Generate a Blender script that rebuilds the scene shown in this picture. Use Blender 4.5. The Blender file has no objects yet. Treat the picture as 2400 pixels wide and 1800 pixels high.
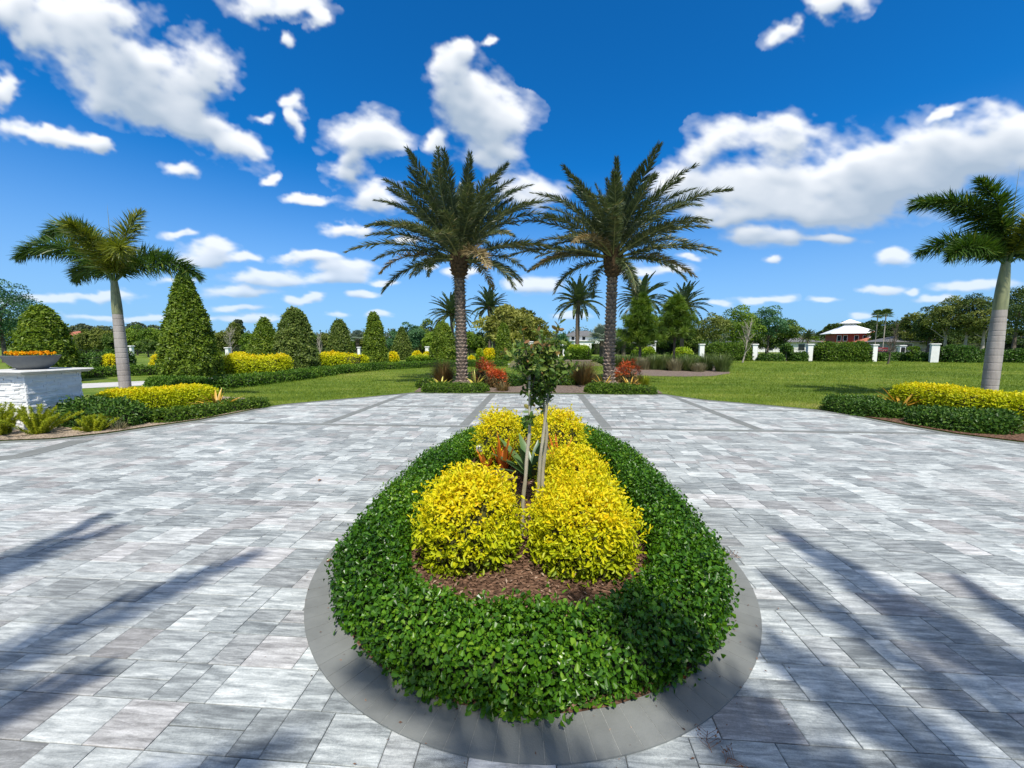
import bpy, bmesh, math, random
import numpy as np
from mathutils import Vector, Matrix, Euler
from mathutils.geometry import tessellate_polygon

R = math.radians
scene = bpy.context.scene
COL = scene.collection

# ------------------------------------------------------------------ camera
CAM_X, CAM_H, YAW, PITCH, FPX = 0.08, 1.65, R(4.0), R(5.955), 901.0
cam_d = bpy.data.cameras.new('camera')
cam_d.sensor_width = 36.0
cam_d.lens = FPX / 2400.0 * 36.0
cam_d.clip_end = 4000
cam = bpy.data.objects.new('camera', cam_d)
COL.objects.link(cam)
cam.location = (CAM_X, 0, CAM_H)
cam.rotation_euler = (R(90) - PITCH, 0, YAW)
scene.camera = cam

def ray(u, v):
    a = (u - 1200) / FPX; b = (v - 900) / FPX
    up = -b * math.cos(PITCH) - math.sin(PITCH)
    fw = math.cos(PITCH) - b * math.sin(PITCH)
    return (a * math.cos(YAW) - fw * math.sin(YAW), a * math.sin(YAW) + fw * math.cos(YAW), up)

def at(u, v, z=0.0):                       # survey point: where a sight line meets the level z
    d = ray(u, v); t = (z - CAM_H) / d[2]
    return (CAM_X + d[0] * t, d[1] * t)

def atd(u, dist, v=806):                   # survey point at a known distance along the view axis
    d = ray(u, v)
    fw = -d[0] * math.sin(YAW) + d[1] * math.cos(YAW)
    t = dist / fw
    return (CAM_X + d[0] * t, d[1] * t)

def hz(v, dist):                           # height of a sight line at that distance
    d = ray(1200, v)
    fw = -d[0] * math.sin(YAW) + d[1] * math.cos(YAW)
    return CAM_H + d[2] / fw * dist

# ------------------------------------------------------------------ light and sky
SUN_EL, SUN_AZ = R(56), R(170)             # azimuth of the sun, clockwise from +Y
sdir = Vector((math.sin(SUN_AZ) * math.cos(SUN_EL), math.cos(SUN_AZ) * math.cos(SUN_EL), math.sin(SUN_EL)))
sun_d = bpy.data.lights.new('sun', 'SUN')
sun_d.energy = 4.9
sun_d.angle = R(0.6)
sun_d.color = (1.0, 0.95, 0.86)
sun = bpy.data.objects.new('sun', sun_d)
COL.objects.link(sun)
sun.rotation_euler = sdir.to_track_quat('Z', 'Y').to_euler()
sun.location = (0, -20, 30)

scene.view_settings.view_transform = 'Standard'
scene.view_settings.look = 'None'
scene.view_settings.exposure = 0.17
scene.view_settings.gamma = 1.0
scene.view_settings.use_curve_mapping = False

world = bpy.data.worlds.new('World')
scene.world = world
world.use_nodes = True
WT = world.node_tree
WT.nodes.clear()

class NT:
    """short helper round a node tree"""
    def __init__(s, tree): s.t = tree
    def n(s, typ, **kw):
        nd = s.t.nodes.new(typ)
        for k, v in kw.items(): setattr(nd, k, v)
        return nd
    def l(s, a, b): s.t.links.new(a, b)
    def val(s, sock, v):
        if hasattr(v, 'is_linked') or isinstance(v, bpy.types.NodeSocket): s.l(v, sock)
        else: sock.default_value = v
    def math(s, op, a, b=None, c=None, clamp=False):
        nd = s.n('ShaderNodeMath', operation=op, use_clamp=clamp)
        s.val(nd.inputs[0], a)
        if b is not None: s.val(nd.inputs[1], b)
        if c is not None: s.val(nd.inputs[2], c)
        return nd.outputs[0]
    def vmath(s, op, a, b=None):
        nd = s.n('ShaderNodeVectorMath', operation=op)
        s.val(nd.inputs[0], a)
        if b is not None: s.val(nd.inputs[1], b)
        return nd.outputs['Value'] if op in ('LENGTH', 'DOT_PRODUCT') else nd.outputs[0]
    def mix(s, fac, a, b, blend='MIX'):
        nd = s.n('ShaderNodeMix', data_type='RGBA', blend_type=blend)
        s.val(nd.inputs[0], fac); s.val(nd.inputs[6], a); s.val(nd.inputs[7], b)
        return nd.outputs[2]
    def noise(s, vec, scale, detail=4, rough=.5, dist=0.0):
        nd = s.n('ShaderNodeTexNoise')
        if vec is not None: s.l(vec, nd.inputs['Vector'])
        nd.inputs['Scale'].default_value = scale; nd.inputs['Detail'].default_value = detail
        nd.inputs['Roughness'].default_value = rough; nd.inputs['Distortion'].default_value = dist
        return nd.outputs['Fac']
    def ramp(s, fac, stops, interp='LINEAR'):
        nd = s.n('ShaderNodeValToRGB')
        nd.color_ramp.interpolation = interp
        el = nd.color_ramp.elements
        while len(el) < len(stops): el.new(.5)
        for e, (p, c) in zip(el, stops):
            e.position = p; e.color = (c[0], c[1], c[2], 1) if len(c) == 3 else c
        s.l(fac, nd.inputs[0])
        return nd.outputs[0]
    def smooth(s, x, lo, hi):
        nd = s.n('ShaderNodeMapRange', interpolation_type='SMOOTHSTEP')
        s.val(nd.inputs['Value'], x); nd.inputs['From Min'].default_value = lo; nd.inputs['From Max'].default_value = hi
        return nd.outputs['Result']

SKY_S = 0.10
def fbm(X, Y, octs, gain, seed, lac=2.03, ridge=False):
    """layered lattice noise in 0..1 over coordinate arrays"""
    rg = np.random.default_rng(seed)
    tot = np.zeros_like(X); amp = 1.0; norm = 0.0
    for o in range(octs):
        T = rg.random((256, 256), dtype=np.float32)
        xi = np.floor(X).astype(np.int32); yi = np.floor(Y).astype(np.int32)
        fx = (X - xi).astype(np.float32); fy = (Y - yi).astype(np.float32)
        fx = fx * fx * (3 - 2 * fx); fy = fy * fy * (3 - 2 * fy)
        x0 = xi & 255; x1 = (xi + 1) & 255; y0 = yi & 255; y1 = (yi + 1) & 255
        n = (T[y0, x0] * (1 - fx) + T[y0, x1] * fx) * (1 - fy) + (T[y1, x0] * (1 - fx) + T[y1, x1] * fx) * fy
        if ridge: n = 1 - np.abs(2 * n - 1)
        tot += amp * n; norm += amp; amp *= gain
        X = X * lac * .8 + Y * lac * .6 + 17.3; Y = Y * lac * .8 - X * .6 + 5.1
    return tot / norm

def cloud_map():
    """cloud cover over the upper half of the sky dome, computed here: rows = elevation, columns = azimuth"""
    W, H = 4096, 2048
    hH = H // 2
    lo, hi = int(W * .5 - W * 72 / 360), int(W * .5 + W * 72 / 360)     # the part of the sky with clouds
    az = ((np.arange(lo, hi) + .5) / W - .5) * 2 * math.pi
    el = (np.arange(hH) + .5) / hH * (math.pi / 2)
    keep = int(hH * 62 / 90)
    el = el[:keep]
    AZ, EL = np.meshgrid(az.astype(np.float32), el.astype(np.float32))
    TX = np.tan(AZ); TY = np.tan(EL) / np.cos(AZ); g = TY * .8 + .35 * np.log(TY + .15)
    w1 = fbm(TX * 14, g * 14, 7, .62, 3) - .5; w2 = fbm(TX * 14 + 40, g * 14 + 7, 7, .62, 4) - .5
    k = .022 + .075 * EL
    PX = AZ + w1 * k; PY = EL + w2 * k * .9
    def azel(u, v):
        x, y, z = ray(u, v); n = math.sqrt(x * x + y * y + z * z)
        return np.array((math.atan2(x, y), math.asin(z / n)))
    D = np.zeros_like(AZ)
    for (u, v, ru, rv, ang) in CLOUDS:
        c = azel(u, v); a = R(ang)
        J = np.column_stack(((azel(u + 4, v) - azel(u - 4, v)) / 8, (azel(u, v + 4) - azel(u, v - 4)) / 8))
        A = J @ np.array(((math.cos(a), -math.sin(a)), (math.sin(a), math.cos(a)))) @ np.diag((ru, rv)) * 1.22
        Ai = np.linalg.inv(A)
        ext = np.abs(A).sum(1) * 1.5 + .06
        c0 = np.searchsorted(az, c[0] - ext[0]); c1 = np.searchsorted(az, c[0] + ext[0])
        r0 = np.searchsorted(el, c[1] - ext[1]); r1 = np.searchsorted(el, c[1] + ext[1])
        if c1 <= c0 or r1 <= r0: continue
        sl = (slice(r0, r1), slice(c0, c1))
        dx = PX[sl] - c[0]; dy = PY[sl] - c[1]
        q = np.sqrt((Ai[0, 0] * dx + Ai[0, 1] * dy) ** 2 + (Ai[1, 0] * dx + Ai[1, 1] * dy) ** 2)
        h = np.clip(1 - q, 0, 1)
        D[sl] = 1 - (1 - D[sl]) * (1 - np.clip(h * 1.5, 0, .96))
    puff = fbm(TX * 12, g * 13, 7, .58, 8); fine = fbm(TX * 36, g * 38, 5, .6, 9); soft = fbm(TX * 5, g * 6, 3, .5, 12)
    dens = D * 1.75 - .34 + (puff - .5) * 1.95 + (fine - .5) * .65
    dens = np.where(D > 0, dens, -1)
    edge = np.clip(dens / (1.0 + .5 * soft), 0, 1); alpha = edge * edge * (3 - 2 * edge)
    wisp = np.clip(D * 1.5 - .10 + (puff - .5) * 2.2 + (fine - .5) * 1.3, 0, 1) * (D > 0); alpha = np.maximum(alpha, wisp * .42)
    # light from above: depth of cloud between a point and the sun
    thick = np.clip(dens, 0, 1.5) * np.clip(D * 1.3, 0, 1)
    for ax in (0, 1):
        for sh in (2, 4): thick = (np.roll(thick, sh, ax) + 2 * thick + np.roll(thick, -sh, ax)) / 4
    acc = np.zeros_like(D)
    step = max(1, int(.010 / (math.pi / 2) * hH))
    for i in range(1, 10):
        sft = step * i
        acc[:-sft] += thick[sft:] * (.92 ** i)
    relief = (thick - np.roll(thick, -step, 0)) * .42 + (thick - np.roll(thick, step, 1)) * .10
    lit = np.exp(-acc * .15) + relief + (soft - .5) * .5 + (puff - .5) * .35
    lit = np.clip((lit - .20) / .66, 0, 1)
    white = np.array((.93, .955, .985)); grey = np.array((.40, .49, .60))
    px = np.zeros((H, W, 4), np.float32)
    blk = px[hH:hH + keep, lo:hi]
    blk[..., :3] = grey + (white - grey) * lit[..., None]
    low = np.clip((.24 - EL) / .24, 0, 1)
    blk[..., 3] = alpha * (.96 - .40 * low)
    blk[..., :3] = blk[..., :3] * (1 - .30 * low[..., None]) + np.array((.62, .76, .93)) * .30 * low[..., None]
    px[..., :3] = np.maximum(px[..., :3], 0)
    px[:hH, :, :3] = .8
    # the rest of the dome, behind and overhead: scattered cumulus that the photo does not show but that light the place
    az2 = ((np.arange(0, W, 4) + 2) / W - .5) * 2 * math.pi; el2 = (np.arange(0, hH, 4) + 2) / hH * (math.pi / 2)
    A2, E2 = np.meshgrid(az2.astype(np.float32), el2.astype(np.float32))
    qx, qy = np.sin(A2) * np.cos(E2) / (np.sin(E2) + .25), np.cos(A2) * np.cos(E2) / (np.sin(E2) + .25)
    c2 = fbm(qx * 1.6 + 30, qy * 1.6 + 30, 6, .55, 31); a2 = np.clip((c2 - .575) / .13, 0, 1)
    vis = np.clip((np.abs(A2) - R(60)) / R(10), 0, 1); vis = np.maximum(vis, np.clip((E2 - R(54)) / R(8), 0, 1)); a2 = a2 * vis
    a2 = np.repeat(np.repeat(a2, 4, 0), 4, 1); up = px[hH:]
    up[..., :3] = np.where((a2 > up[..., 3])[..., None], .88, up[..., :3]); up[..., 3] = np.maximum(up[..., 3], a2 * .95)
    img = bpy.data.images.new('cloud_cover', W, H, alpha=True, float_buffer=True)
    img.colorspace_settings.name = 'Non-Color'
    img.alpha_mode = 'CHANNEL_PACKED'
    img.pixels.foreach_set(px.ravel())
    img.update()
    return img

def build_world():
    w = NT(WT)
    out = w.n('ShaderNodeOutputWorld'); bg = w.n('ShaderNodeBackground')
    bg.inputs['Strength'].default_value = SKY_S
    w.l(bg.outputs[0], out.inputs[0])
    sky = w.n('ShaderNodeTexSky', sky_type='NISHITA')
    sky.sun_disc = False
    sky.sun_elevation = SUN_EL; sky.sun_rotation = SUN_AZ
    sky.air_density = 1.0; sky.dust_density = 0.3; sky.ozone_density = 3.0
    tint = w.mix(1.0, sky.outputs[0], (SKY_TINT[0], SKY_TINT[1], SKY_TINT[2], 1), 'MULTIPLY')
    tc = w.n('ShaderNodeTexCoord')
    sep = w.n('ShaderNodeSeparateXYZ'); w.l(tc.outputs['Generated'], sep.inputs[0])
    az = w.math('MULTIPLY_ADD', w.math('ARCTAN2', sep.outputs[0], sep.outputs[1]), 1 / (2 * math.pi), .5)
    el = w.math('MULTIPLY_ADD', w.math('ARCSINE', sep.outputs[2]), 1 / math.pi, .5)
    cmb = w.n('ShaderNodeCombineXYZ'); w.l(az, cmb.inputs[0]); w.l(el, cmb.inputs[1])
    env = w.n('ShaderNodeTexImage'); env.image = cloud_map(); env.interpolation = 'Cubic'; w.l(cmb.outputs[0], env.inputs[0])
    k = 1 / SKY_S
    veil = w.math('MULTIPLY', w.smooth(sep.outputs[2], .40, -.02), VEIL)
    base = w.mix(veil, tint, (.36 * k, .55 * k, .83 * k, 1))
    ccol = w.mix(1.0, env.outputs['Color'], (k, k, k, 1), 'MULTIPLY')
    w.l(w.mix(env.outputs['Alpha'], base, ccol), bg.inputs['Color'])

SKY_TINT = (.06, .80, 1.46)
VEIL = .80
CLOUDS = [(136,70,180,80,30),(325,180,190,95,35),(461,163,110,92,0),(488,304,150,52,30),(217,30,150,50,0),
 (650,10,125,45,0),(749,45,32,30,0),(672,103,25,18,0),(680,232,36,32,0),(692,285,22,40,0),(110,318,150,24,8),(240,347,36,24,0),(5,200,32,55,0),
 (430,400,50,20,0),(628,412,28,17,0),(613,270,32,20,0),(862,315,105,60,0),(812,395,55,45,0),(880,465,85,38,0),
 (1090,215,92,82,0),(1040,148,52,42,0),(1140,280,120,75,0),(1160,365,90,50,0),(1020,330,36,36,0),(1230,445,100,42,0),
 (1802,315,195,52,0),(1770,430,190,72,0),(2150,375,270,92,-12),(2380,330,150,95,-10),(1960,490,220,48,0),(2220,262,60,14,-25),(1590,440,70,60,0),
 (1797,556,125,26,0),(1954,564,72,15,0),(2090,602,50,18,0),(1813,605,24,9,0),(1845,78,55,32,-15),(1960,10,85,38,0),
 (2068,673,57,11,0),(2144,683,24,9,0),(2290,672,105,16,0),
 (488,580,72,28,0),(575,602,38,14,0),(694,602,62,18,0),(814,625,76,26,0),(635,638,60,13,0),(803,652,72,13,0),(906,660,34,8,0),(564,682,98,15,0),
 (825,541,85,17,0),(720,465,66,14,0),(732,695,26,13,0),(1255,668,70,22,0),(1560,630,72,17,0),(1775,703,60,10,0),(1832,698,36,13,0),(1690,710,34,10,0),
 (150,700,220,14,0),(330,745,200,9,0),(600,742,90,8,0),(795,735,40,8,0),(890,736,36,9,0),(560,722,80,9,0),(1010,625,22,10,0),(1330,740,50,10,0),(2010,742,30,7,0),(470,612,110,20,0),(640,655,120,16,0),(760,600,50,14,0),(420,660,60,12,0),(260,690,60,10,0),(690,700,36,12,0),(850,690,40,10,0),(1080,640,40,12,0),(1480,640,60,14,0),(1620,600,40,10,0),(1930,700,40,9,0),(2200,700,60,10,0),(430,545,50,14,0),(950,560,40,12,0),(1700,500,120,40,0),(2060,420,180,70,-10),(1640,360,60,40,0),(250,180,170,90,30),(60,30,120,60,20),(560,330,60,36,20),(1080,120,50,36,0),(1155,95,16,26,20)]
build_world()

# ------------------------------------------------------------------ helpers
RNG = np.random.default_rng(11)

def mk(name, parts, mats, parent=None, smooth=False):
    """parts: (verts n*3, faces m*k, material slot, per-vertex shade or None) -> ONE mesh object"""
    V = []; LS = []; LI = []; MI = []; AT = []; SM = []; off = 0; lo = 0
    for (v, fc, mi, at_, *sm) in parts:
        v = np.asarray(v, np.float32).reshape(-1, 3); fc = np.asarray(fc, np.int64)
        V.append(v); k = fc.shape[1]
        LI.append((fc + off).ravel()); LS.append(lo + np.arange(len(fc)) * k); lo += fc.size
        MI.append(np.full(len(fc), mi, np.int32)); SM.append(np.full(len(fc), bool(smooth or (sm and sm[0]))))
        AT.append(np.full(len(v), .5, np.float32) if at_ is None else np.broadcast_to(np.asarray(at_, np.float32), (len(v),)))
        off += len(v)
    V = np.concatenate(V); LI = np.concatenate(LI).astype(np.int32); LS = np.concatenate(LS).astype(np.int32)
    me = bpy.data.meshes.new(name)
    me.vertices.add(len(V)); me.vertices.foreach_set('co', V.ravel())
    me.loops.add(len(LI)); me.loops.foreach_set('vertex_index', LI)
    me.polygons.add(len(LS)); me.polygons.foreach_set('loop_start', LS)
    me.polygons.foreach_set('material_index', np.concatenate(MI))
    me.polygons.foreach_set('use_smooth', np.concatenate(SM))
    a = me.attributes.new('shade', 'FLOAT', 'POINT'); a.data.foreach_set('value', np.concatenate(AT).astype(np.float32))
    for m in mats: me.materials.append(m)
    me.update(calc_edges=True)
    return link(name, me, parent)

def link(name, me, parent=None):
    o = bpy.data.objects.new(name, me); COL.objects.link(o)
    if parent is not None: o.parent = parent
    return o

def empty(name, loc, rz=0.0, sc=1.0):
    o = bpy.data.objects.new(name, None); COL.objects.link(o)
    o.location = loc; o.rotation_euler = (0, 0, rz); o.scale = (sc, sc, sc); o.empty_display_size = .2
    return o

def tag(o, label=None, cat=None, group=None, kind=None):
    if label: o['label'] = label
    if cat: o['category'] = cat
    if group: o['group'] = group
    if kind: o['kind'] = kind
    return o

def copy_tree(o, parent=None):
    c = o.copy(); COL.objects.link(c)
    if parent is not None: c.parent = parent
    for ch in list(o.children): copy_tree(ch, c)
    return c

def nrm(a): return a / np.maximum(np.linalg.norm(a, axis=-1, keepdims=True), 1e-9)

OVAL = (np.array([(0, 0, 0), (.30, .50, 1), (.78, .46, .9), (1, 0, -.1), (.78, -.46, .9), (.30, -.50, 1)], float), [(0, 1, 2, 3), (0, 3, 4, 5)])
ROUND = (np.array([(0, 0, 0), (.38, .42, 1), (.85, .52, .8), (1.02, 0, .1), (.85, -.52, .8), (.38, -.42, 1)], float), [(0, 1, 2, 3), (0, 3, 4, 5)])
DIAM = (np.array([(0, 0, 0), (.5, .5, .5), (1, 0, -.3), (.5, -.5, .5)], float), [(0, 1, 2, 3)])
TRI = (np.array([(0, .5, 0), (0, -.5, 0), (1, 0, 0)], float), [(0, 1, 2)])

def leaves(P, N, size, wid=.5, fold=.12, lean=(.1, .9), tmpl=OVAL, rng=RNG, jit=.35, shade=None, up=0.0):
    """one leaf per point; N is the outward direction, lean how far the blade stands out along it"""
    n = len(P)
    r = rng.normal(size=(n, 3)); N = nrm(N + rng.normal(size=(n, 3)) * jit)
    tg = nrm(np.cross(N, r)); a = rng.uniform(lean[0], lean[1], (n, 1))
    F = nrm(N * a + tg * np.sqrt(np.maximum(0, 1 - a * a)) + np.array((0, 0, up)))
    S = nrm(np.cross(N + .35 * rng.normal(size=(n, 3)), F)); U = np.cross(F, S)
    L = (size * rng.uniform(.7, 1.25, (n, 1)))
    T, FC = tmpl; k = len(T)
    V = P[:, None, :] + L[:, None, :] * (T[None, :, 0:1] * F[:, None, :] + T[None, :, 1:2] * wid * S[:, None, :] + T[None, :, 2:3] * fold * U[:, None, :])
    FA = (np.asarray(FC)[None] + (np.arange(n) * k)[:, None, None]).reshape(-1, len(FC[0]))
    sh = rng.random(n) if shade is None else np.clip(shade + rng.normal(size=n) * .12, 0, 1)
    return V.reshape(-1, 3), FA, np.repeat(sh, k)

class Lumps:
    """gentle lumpy noise from a few random waves"""
    def __init__(s, freq, seed, n=7):
        g = np.random.default_rng(seed); s.k = g.normal(size=(n, 3)) * freq; s.p = g.uniform(0, 6.28, n)
    def __call__(s, P): return np.sin(P @ s.k.T + s.p).mean(1)

def tube(pts, rad, sides=8, cap=True):
    pts = np.asarray(pts, float); rad = np.broadcast_to(np.asarray(rad, float), (len(pts),))
    t = nrm(np.gradient(pts, axis=0))
    ref = np.array((0, 0, 1.)) if abs(t[0, 2]) < .9 else np.array((1., 0, 0))
    s = nrm(np.cross(t, ref)); u = np.cross(s, t)
    a = np.arange(sides) / sides * 2 * math.pi
    V = pts[:, None] + rad[:, None, None] * (np.cos(a)[None, :, None] * s[:, None] + np.sin(a)[None, :, None] * u[:, None])
    n = len(pts); F = []
    for i in range(n - 1):
        for j in range(sides):
            k = (j + 1) % sides
            F.append((i * sides + j, i * sides + k, (i + 1) * sides + k, (i + 1) * sides + j))
    V = V.reshape(-1, 3)
    if cap:
        V = np.vstack((V, pts[-1:] + t[-1:] * rad[-1] * .3, pts[:1])); c = n * sides
        for j in range(sides):
            k = (j + 1) % sides
            F.append(((n - 1) * sides + j, (n - 1) * sides + k, c, c)); F.append((k, j, c + 1, c + 1))
        F4 = [f for f in F if f[2] != f[3]]; F3 = [f[:3] for f in F if f[2] == f[3]]
        return V, F4, F3
    return V, F, None

def tubeparts(pts, rad, mi=0, sides=8, shade=None):
    V, F4, F3 = tube(pts, rad, sides)
    return [(V, F4, mi, shade, True), (V, F3, mi, shade, True)]

def box(x0, y0, z0, x1, y1, z1):
    V = [(x0, y0, z0), (x1, y0, z0), (x1, y1, z0), (x0, y1, z0), (x0, y0, z1), (x1, y0, z1), (x1, y1, z1), (x0, y1, z1)]
    return np.array(V, float), [(0, 3, 2, 1), (4, 5, 6, 7), (0, 1, 5, 4), (1, 2, 6, 5), (2, 3, 7, 6), (3, 0, 4, 7)]

def bev_box(x0, y0, z0, x1, y1, z1, b):
    """box with chamfered top edges and open bottom"""
    V = [(x0, y0, z0), (x1, y0, z0), (x1, y1, z0), (x0, y1, z0),
         (x0, y0, z1 - b), (x1, y0, z1 - b), (x1, y1, z1 - b), (x0, y1, z1 - b),
         (x0 + b, y0 + b, z1), (x1 - b, y0 + b, z1), (x1 - b, y1 - b, z1), (x0 + b, y1 - b, z1)]
    F = [(8, 9, 10, 11)]
    for i in range(4):
        k = (i + 1) % 4
        F += [(i, k, 4 + k, 4 + i), (4 + i, 4 + k, 8 + k, 8 + i)]
    return np.array(V, float), F

# ------------------------------------------------------------------ materials
def base_mat(name):
    m = bpy.data.materials.new(name); m.use_nodes = True
    t = NT(m.node_tree); b = m.node_tree.nodes['Principled BSDF']; o = m.node_tree.nodes['Material Output']
    return m, t, b, o

def setp(b, **kw):
    for k, v in kw.items(): b.inputs[k.replace('_', ' ')].default_value = v

def leaf_mat(name, stops, rough=.45, trans=.3, spec=.4, tcol=None, vary=.25, scale=1.2):
    m, t, b, o = base_mat(name)
    at_ = t.n('ShaderNodeAttribute'); at_.attribute_name = 'shade'
    geo = t.n('ShaderNodeNewGeometry')
    nz = t.noise(geo.outputs['Position'], scale, 3)
    f = t.math('ADD', at_.outputs['Fac'], t.math('MULTIPLY', t.math('SUBTRACT', nz, .5), vary * 2), clamp=True)
    c = t.ramp(f, stops)
    t.l(c, b.inputs['Base Color'])
    setp(b, Roughness=rough); b.inputs['Specular IOR Level'].default_value = spec
    tr = t.n('ShaderNodeBsdfTranslucent')
    t.l(t.mix(1.0, c, (tcol or (1.15, 1.2, .55)) + (1,), 'MULTIPLY'), tr.inputs[0])
    mx = t.n('ShaderNodeMixShader'); mx.inputs[0].default_value = trans
    t.l(b.outputs[0], mx.inputs[1]); t.l(tr.outputs[0], mx.inputs[2]); t.l(mx.outputs[0], o.inputs[0])
    return m

def plain_mat(name, c1, c2=None, rough=.7, scale=8, bump=.0, bscale=None, spec=.3, detail=5, attr=0.0, stretch=None, metal=0):
    m, t, b, o = base_mat(name)
    tc = t.n('ShaderNodeTexCoord'); v = tc.outputs['Object']
    if stretch:
        mp = t.n('ShaderNodeMapping'); mp.inputs['Scale'].default_value = stretch; t.l(v, mp.inputs[0]); v = mp.outputs[0]
    nz = t.noise(v, scale, detail, .6)
    f = t.smooth(nz, .3, .7)
    if attr:
        at_ = t.n('ShaderNodeAttribute'); at_.attribute_name = 'shade'
        f = t.math('ADD', t.math('MULTIPLY', f, 1 - attr), t.math('MULTIPLY', at_.outputs['Fac'], attr))
    c2 = c2 or tuple(x * .75 for x in c1)
    t.l(t.mix(f, c2 + (1,), c1 + (1,)), b.inputs['Base Color'])
    setp(b, Roughness=rough, Metallic=metal); b.inputs['Specular IOR Level'].default_value = spec
    if bump:
        bp = t.n('ShaderNodeBump'); bp.inputs['Strength'].default_value = bump; bp.inputs['Distance'].default_value = .02
        t.l(t.noise(v, bscale or scale * 4, 4, .6), bp.inputs['Height']); t.l(bp.outputs[0], b.inputs['Normal'])
    return m

M = {}
def mats():
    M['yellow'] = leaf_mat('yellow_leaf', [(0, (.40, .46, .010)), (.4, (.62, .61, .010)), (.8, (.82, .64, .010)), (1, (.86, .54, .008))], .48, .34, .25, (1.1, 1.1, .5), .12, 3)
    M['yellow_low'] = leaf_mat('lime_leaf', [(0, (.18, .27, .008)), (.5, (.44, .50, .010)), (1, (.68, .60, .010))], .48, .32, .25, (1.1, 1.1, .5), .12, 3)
    M['lime'] = leaf_mat('lime_hedge_leaf', [(0, (.10, .2, .01)), (.5, (.24, .36, .012)), (1, (.46, .48, .015))], .45, .3, .35, None, .2, .8)
    M['glossy'] = leaf_mat('glossy_leaf', [(0, (.020, .070, .004)), (.5, (.052, .150, .006)), (.85, (.095, .22, .010)), (1, (.17, .30, .02))], .33, .25, .38, (1.4, 1.3, .3), .12, 3)
    M['dkgreen'] = leaf_mat('dark_shrub_leaf', [(0, (0.0192, 0.06, 0.0072)), (0.6, (0.06, 0.138, 0.0144)), (1, (0.132, 0.228, 0.0336))], .45, .25, .3, None, .2, 2)
    M['cover'] = leaf_mat('ground_cover_leaf', [(0, (.028, .07, .005)), (.5, (.080, .16, .010)), (1, (.17, .25, .025))], .48, .28, .3, None, .25, 1.5)
    M['longhedge'] = leaf_mat('clipped_hedge_leaf', [(0, (0.03, 0.084, 0.006)), (0.5, (0.078, 0.174, 0.012)), (1, (0.156, 0.258, 0.024))], .5, .28, .28, None, .2, .8)
    M['cone'] = leaf_mat('topiary_leaf', [(0, (0.0504, 0.0952, 0.009)), (0.5, (0.14, 0.2184, 0.0179)), (1, (0.3024, 0.3696, 0.0448))], .45, .3, .3, None, .25, .7)
    M['cone_blue'] = leaf_mat('topiary_leaf_dull', [(0, (0.0517, 0.092, 0.0161)), (0.5, (0.1323, 0.1898, 0.0345)), (1, (0.276, 0.322, 0.0805))], .45, .3, .3, None, .25, .7)
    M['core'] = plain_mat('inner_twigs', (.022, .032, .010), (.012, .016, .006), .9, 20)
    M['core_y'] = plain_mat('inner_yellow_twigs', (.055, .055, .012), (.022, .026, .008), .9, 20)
    M['tree_a'] = leaf_mat('oak_leaf', [(0, (0.0351, 0.0743, 0.0108)), (0.5, (0.0891, 0.1553, 0.0189)), (1, (0.1755, 0.243, 0.0351))], .55, .25, .3, None, .35, .25)
    M['tree_b'] = leaf_mat('bright_tree_leaf', [(0, (0.0468, 0.1014, 0.0091)), (0.5, (0.1235, 0.2145, 0.0156)), (1, (0.234, 0.325, 0.0338))], .55, .3, .3, None, .35, .25)
    M['tree_c'] = leaf_mat('olive_tree_leaf', [(0, (0.0585, 0.0858, 0.0156)), (0.5, (0.13, 0.169, 0.026)), (1, (0.247, 0.273, 0.052))], .55, .3, .3, None, .35, .25)
    M['tree_d'] = leaf_mat('blue_tree_leaf', [(0, (0.021, 0.075, 0.027)), (0.5, (0.0525, 0.1425, 0.0525)), (1, (0.12, 0.24, 0.105))], .5, .25, .3, None, .35, .25)
    M['tree_dark'] = leaf_mat('dark_wood_leaf', [(0, (.018, .042, .007)), (.5, (.045, .085, .012)), (1, (.105, .14, .022))], .55, .2, .25, None, .4, .2)  # darker green leaf tone for the woods and some hedge lines
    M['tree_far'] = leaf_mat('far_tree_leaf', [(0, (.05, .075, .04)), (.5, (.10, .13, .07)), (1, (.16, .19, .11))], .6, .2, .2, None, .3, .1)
    M['pine'] = leaf_mat('pine_needle', [(0, (0.03, 0.072, 0.0096)), (0.5, (0.102, 0.18, 0.0168)), (1, (0.228, 0.312, 0.0336))], .5, .25, .3, None, .2, .5)
    M['olive_feather'] = leaf_mat('feathery_leaf', [(0, (.10, .12, .02)), (.5, (.20, .21, .035)), (1, (.33, .33, .075))], .55, .3, .25, None, .3, .3)
    M['date'] = leaf_mat('date_palm_leaflet', [(0, (.042, .068, .034)), (.55, (.098, .128, .060)), (.8, (.18, .18, .085)), (1, (.37, .295, .16))], .36, .22, .45, None, .10, .6)
    M['date_dry'] = leaf_mat('dry_palm_leaflet', [(0, (.11, .085, .04)), (.5, (.22, .17, .085)), (1, (.40, .31, .16))], .5, .15, .35, (1.1, 1, .6), .2, .6)
    M['date_far'] = leaf_mat('far_palm_leaflet', [(0, (.045, .08, .035)), (.55, (.10, .15, .06)), (.85, (.2, .2, .09)), (1, (.34, .27, .13))], .4, .15, .45, None, .2, .4)
    M['foxtail'] = leaf_mat('foxtail_leaflet', [(0, (.022, .06, .010)), (.5, (.065, .13, .018)), (.85, (.14, .20, .028)), (1, (.26, .26, .04))], .42, .28, .35, None, .15, .8)
    M['foxtail_gold'] = leaf_mat('foxtail_golden_leaflet', [(0, (.06, .10, .012)), (.5, (.19, .22, .02)), (1, (.40, .34, .03))], .36, .25, .5, None, .15, .8)
    M['silver'] = leaf_mat('silver_fan_leaf', [(0, (.10, .14, .11)), (.5, (.20, .25, .20)), (1, (.36, .40, .33))], .45, .15, .4, (1, 1.05, .8), .25, .5)
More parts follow.
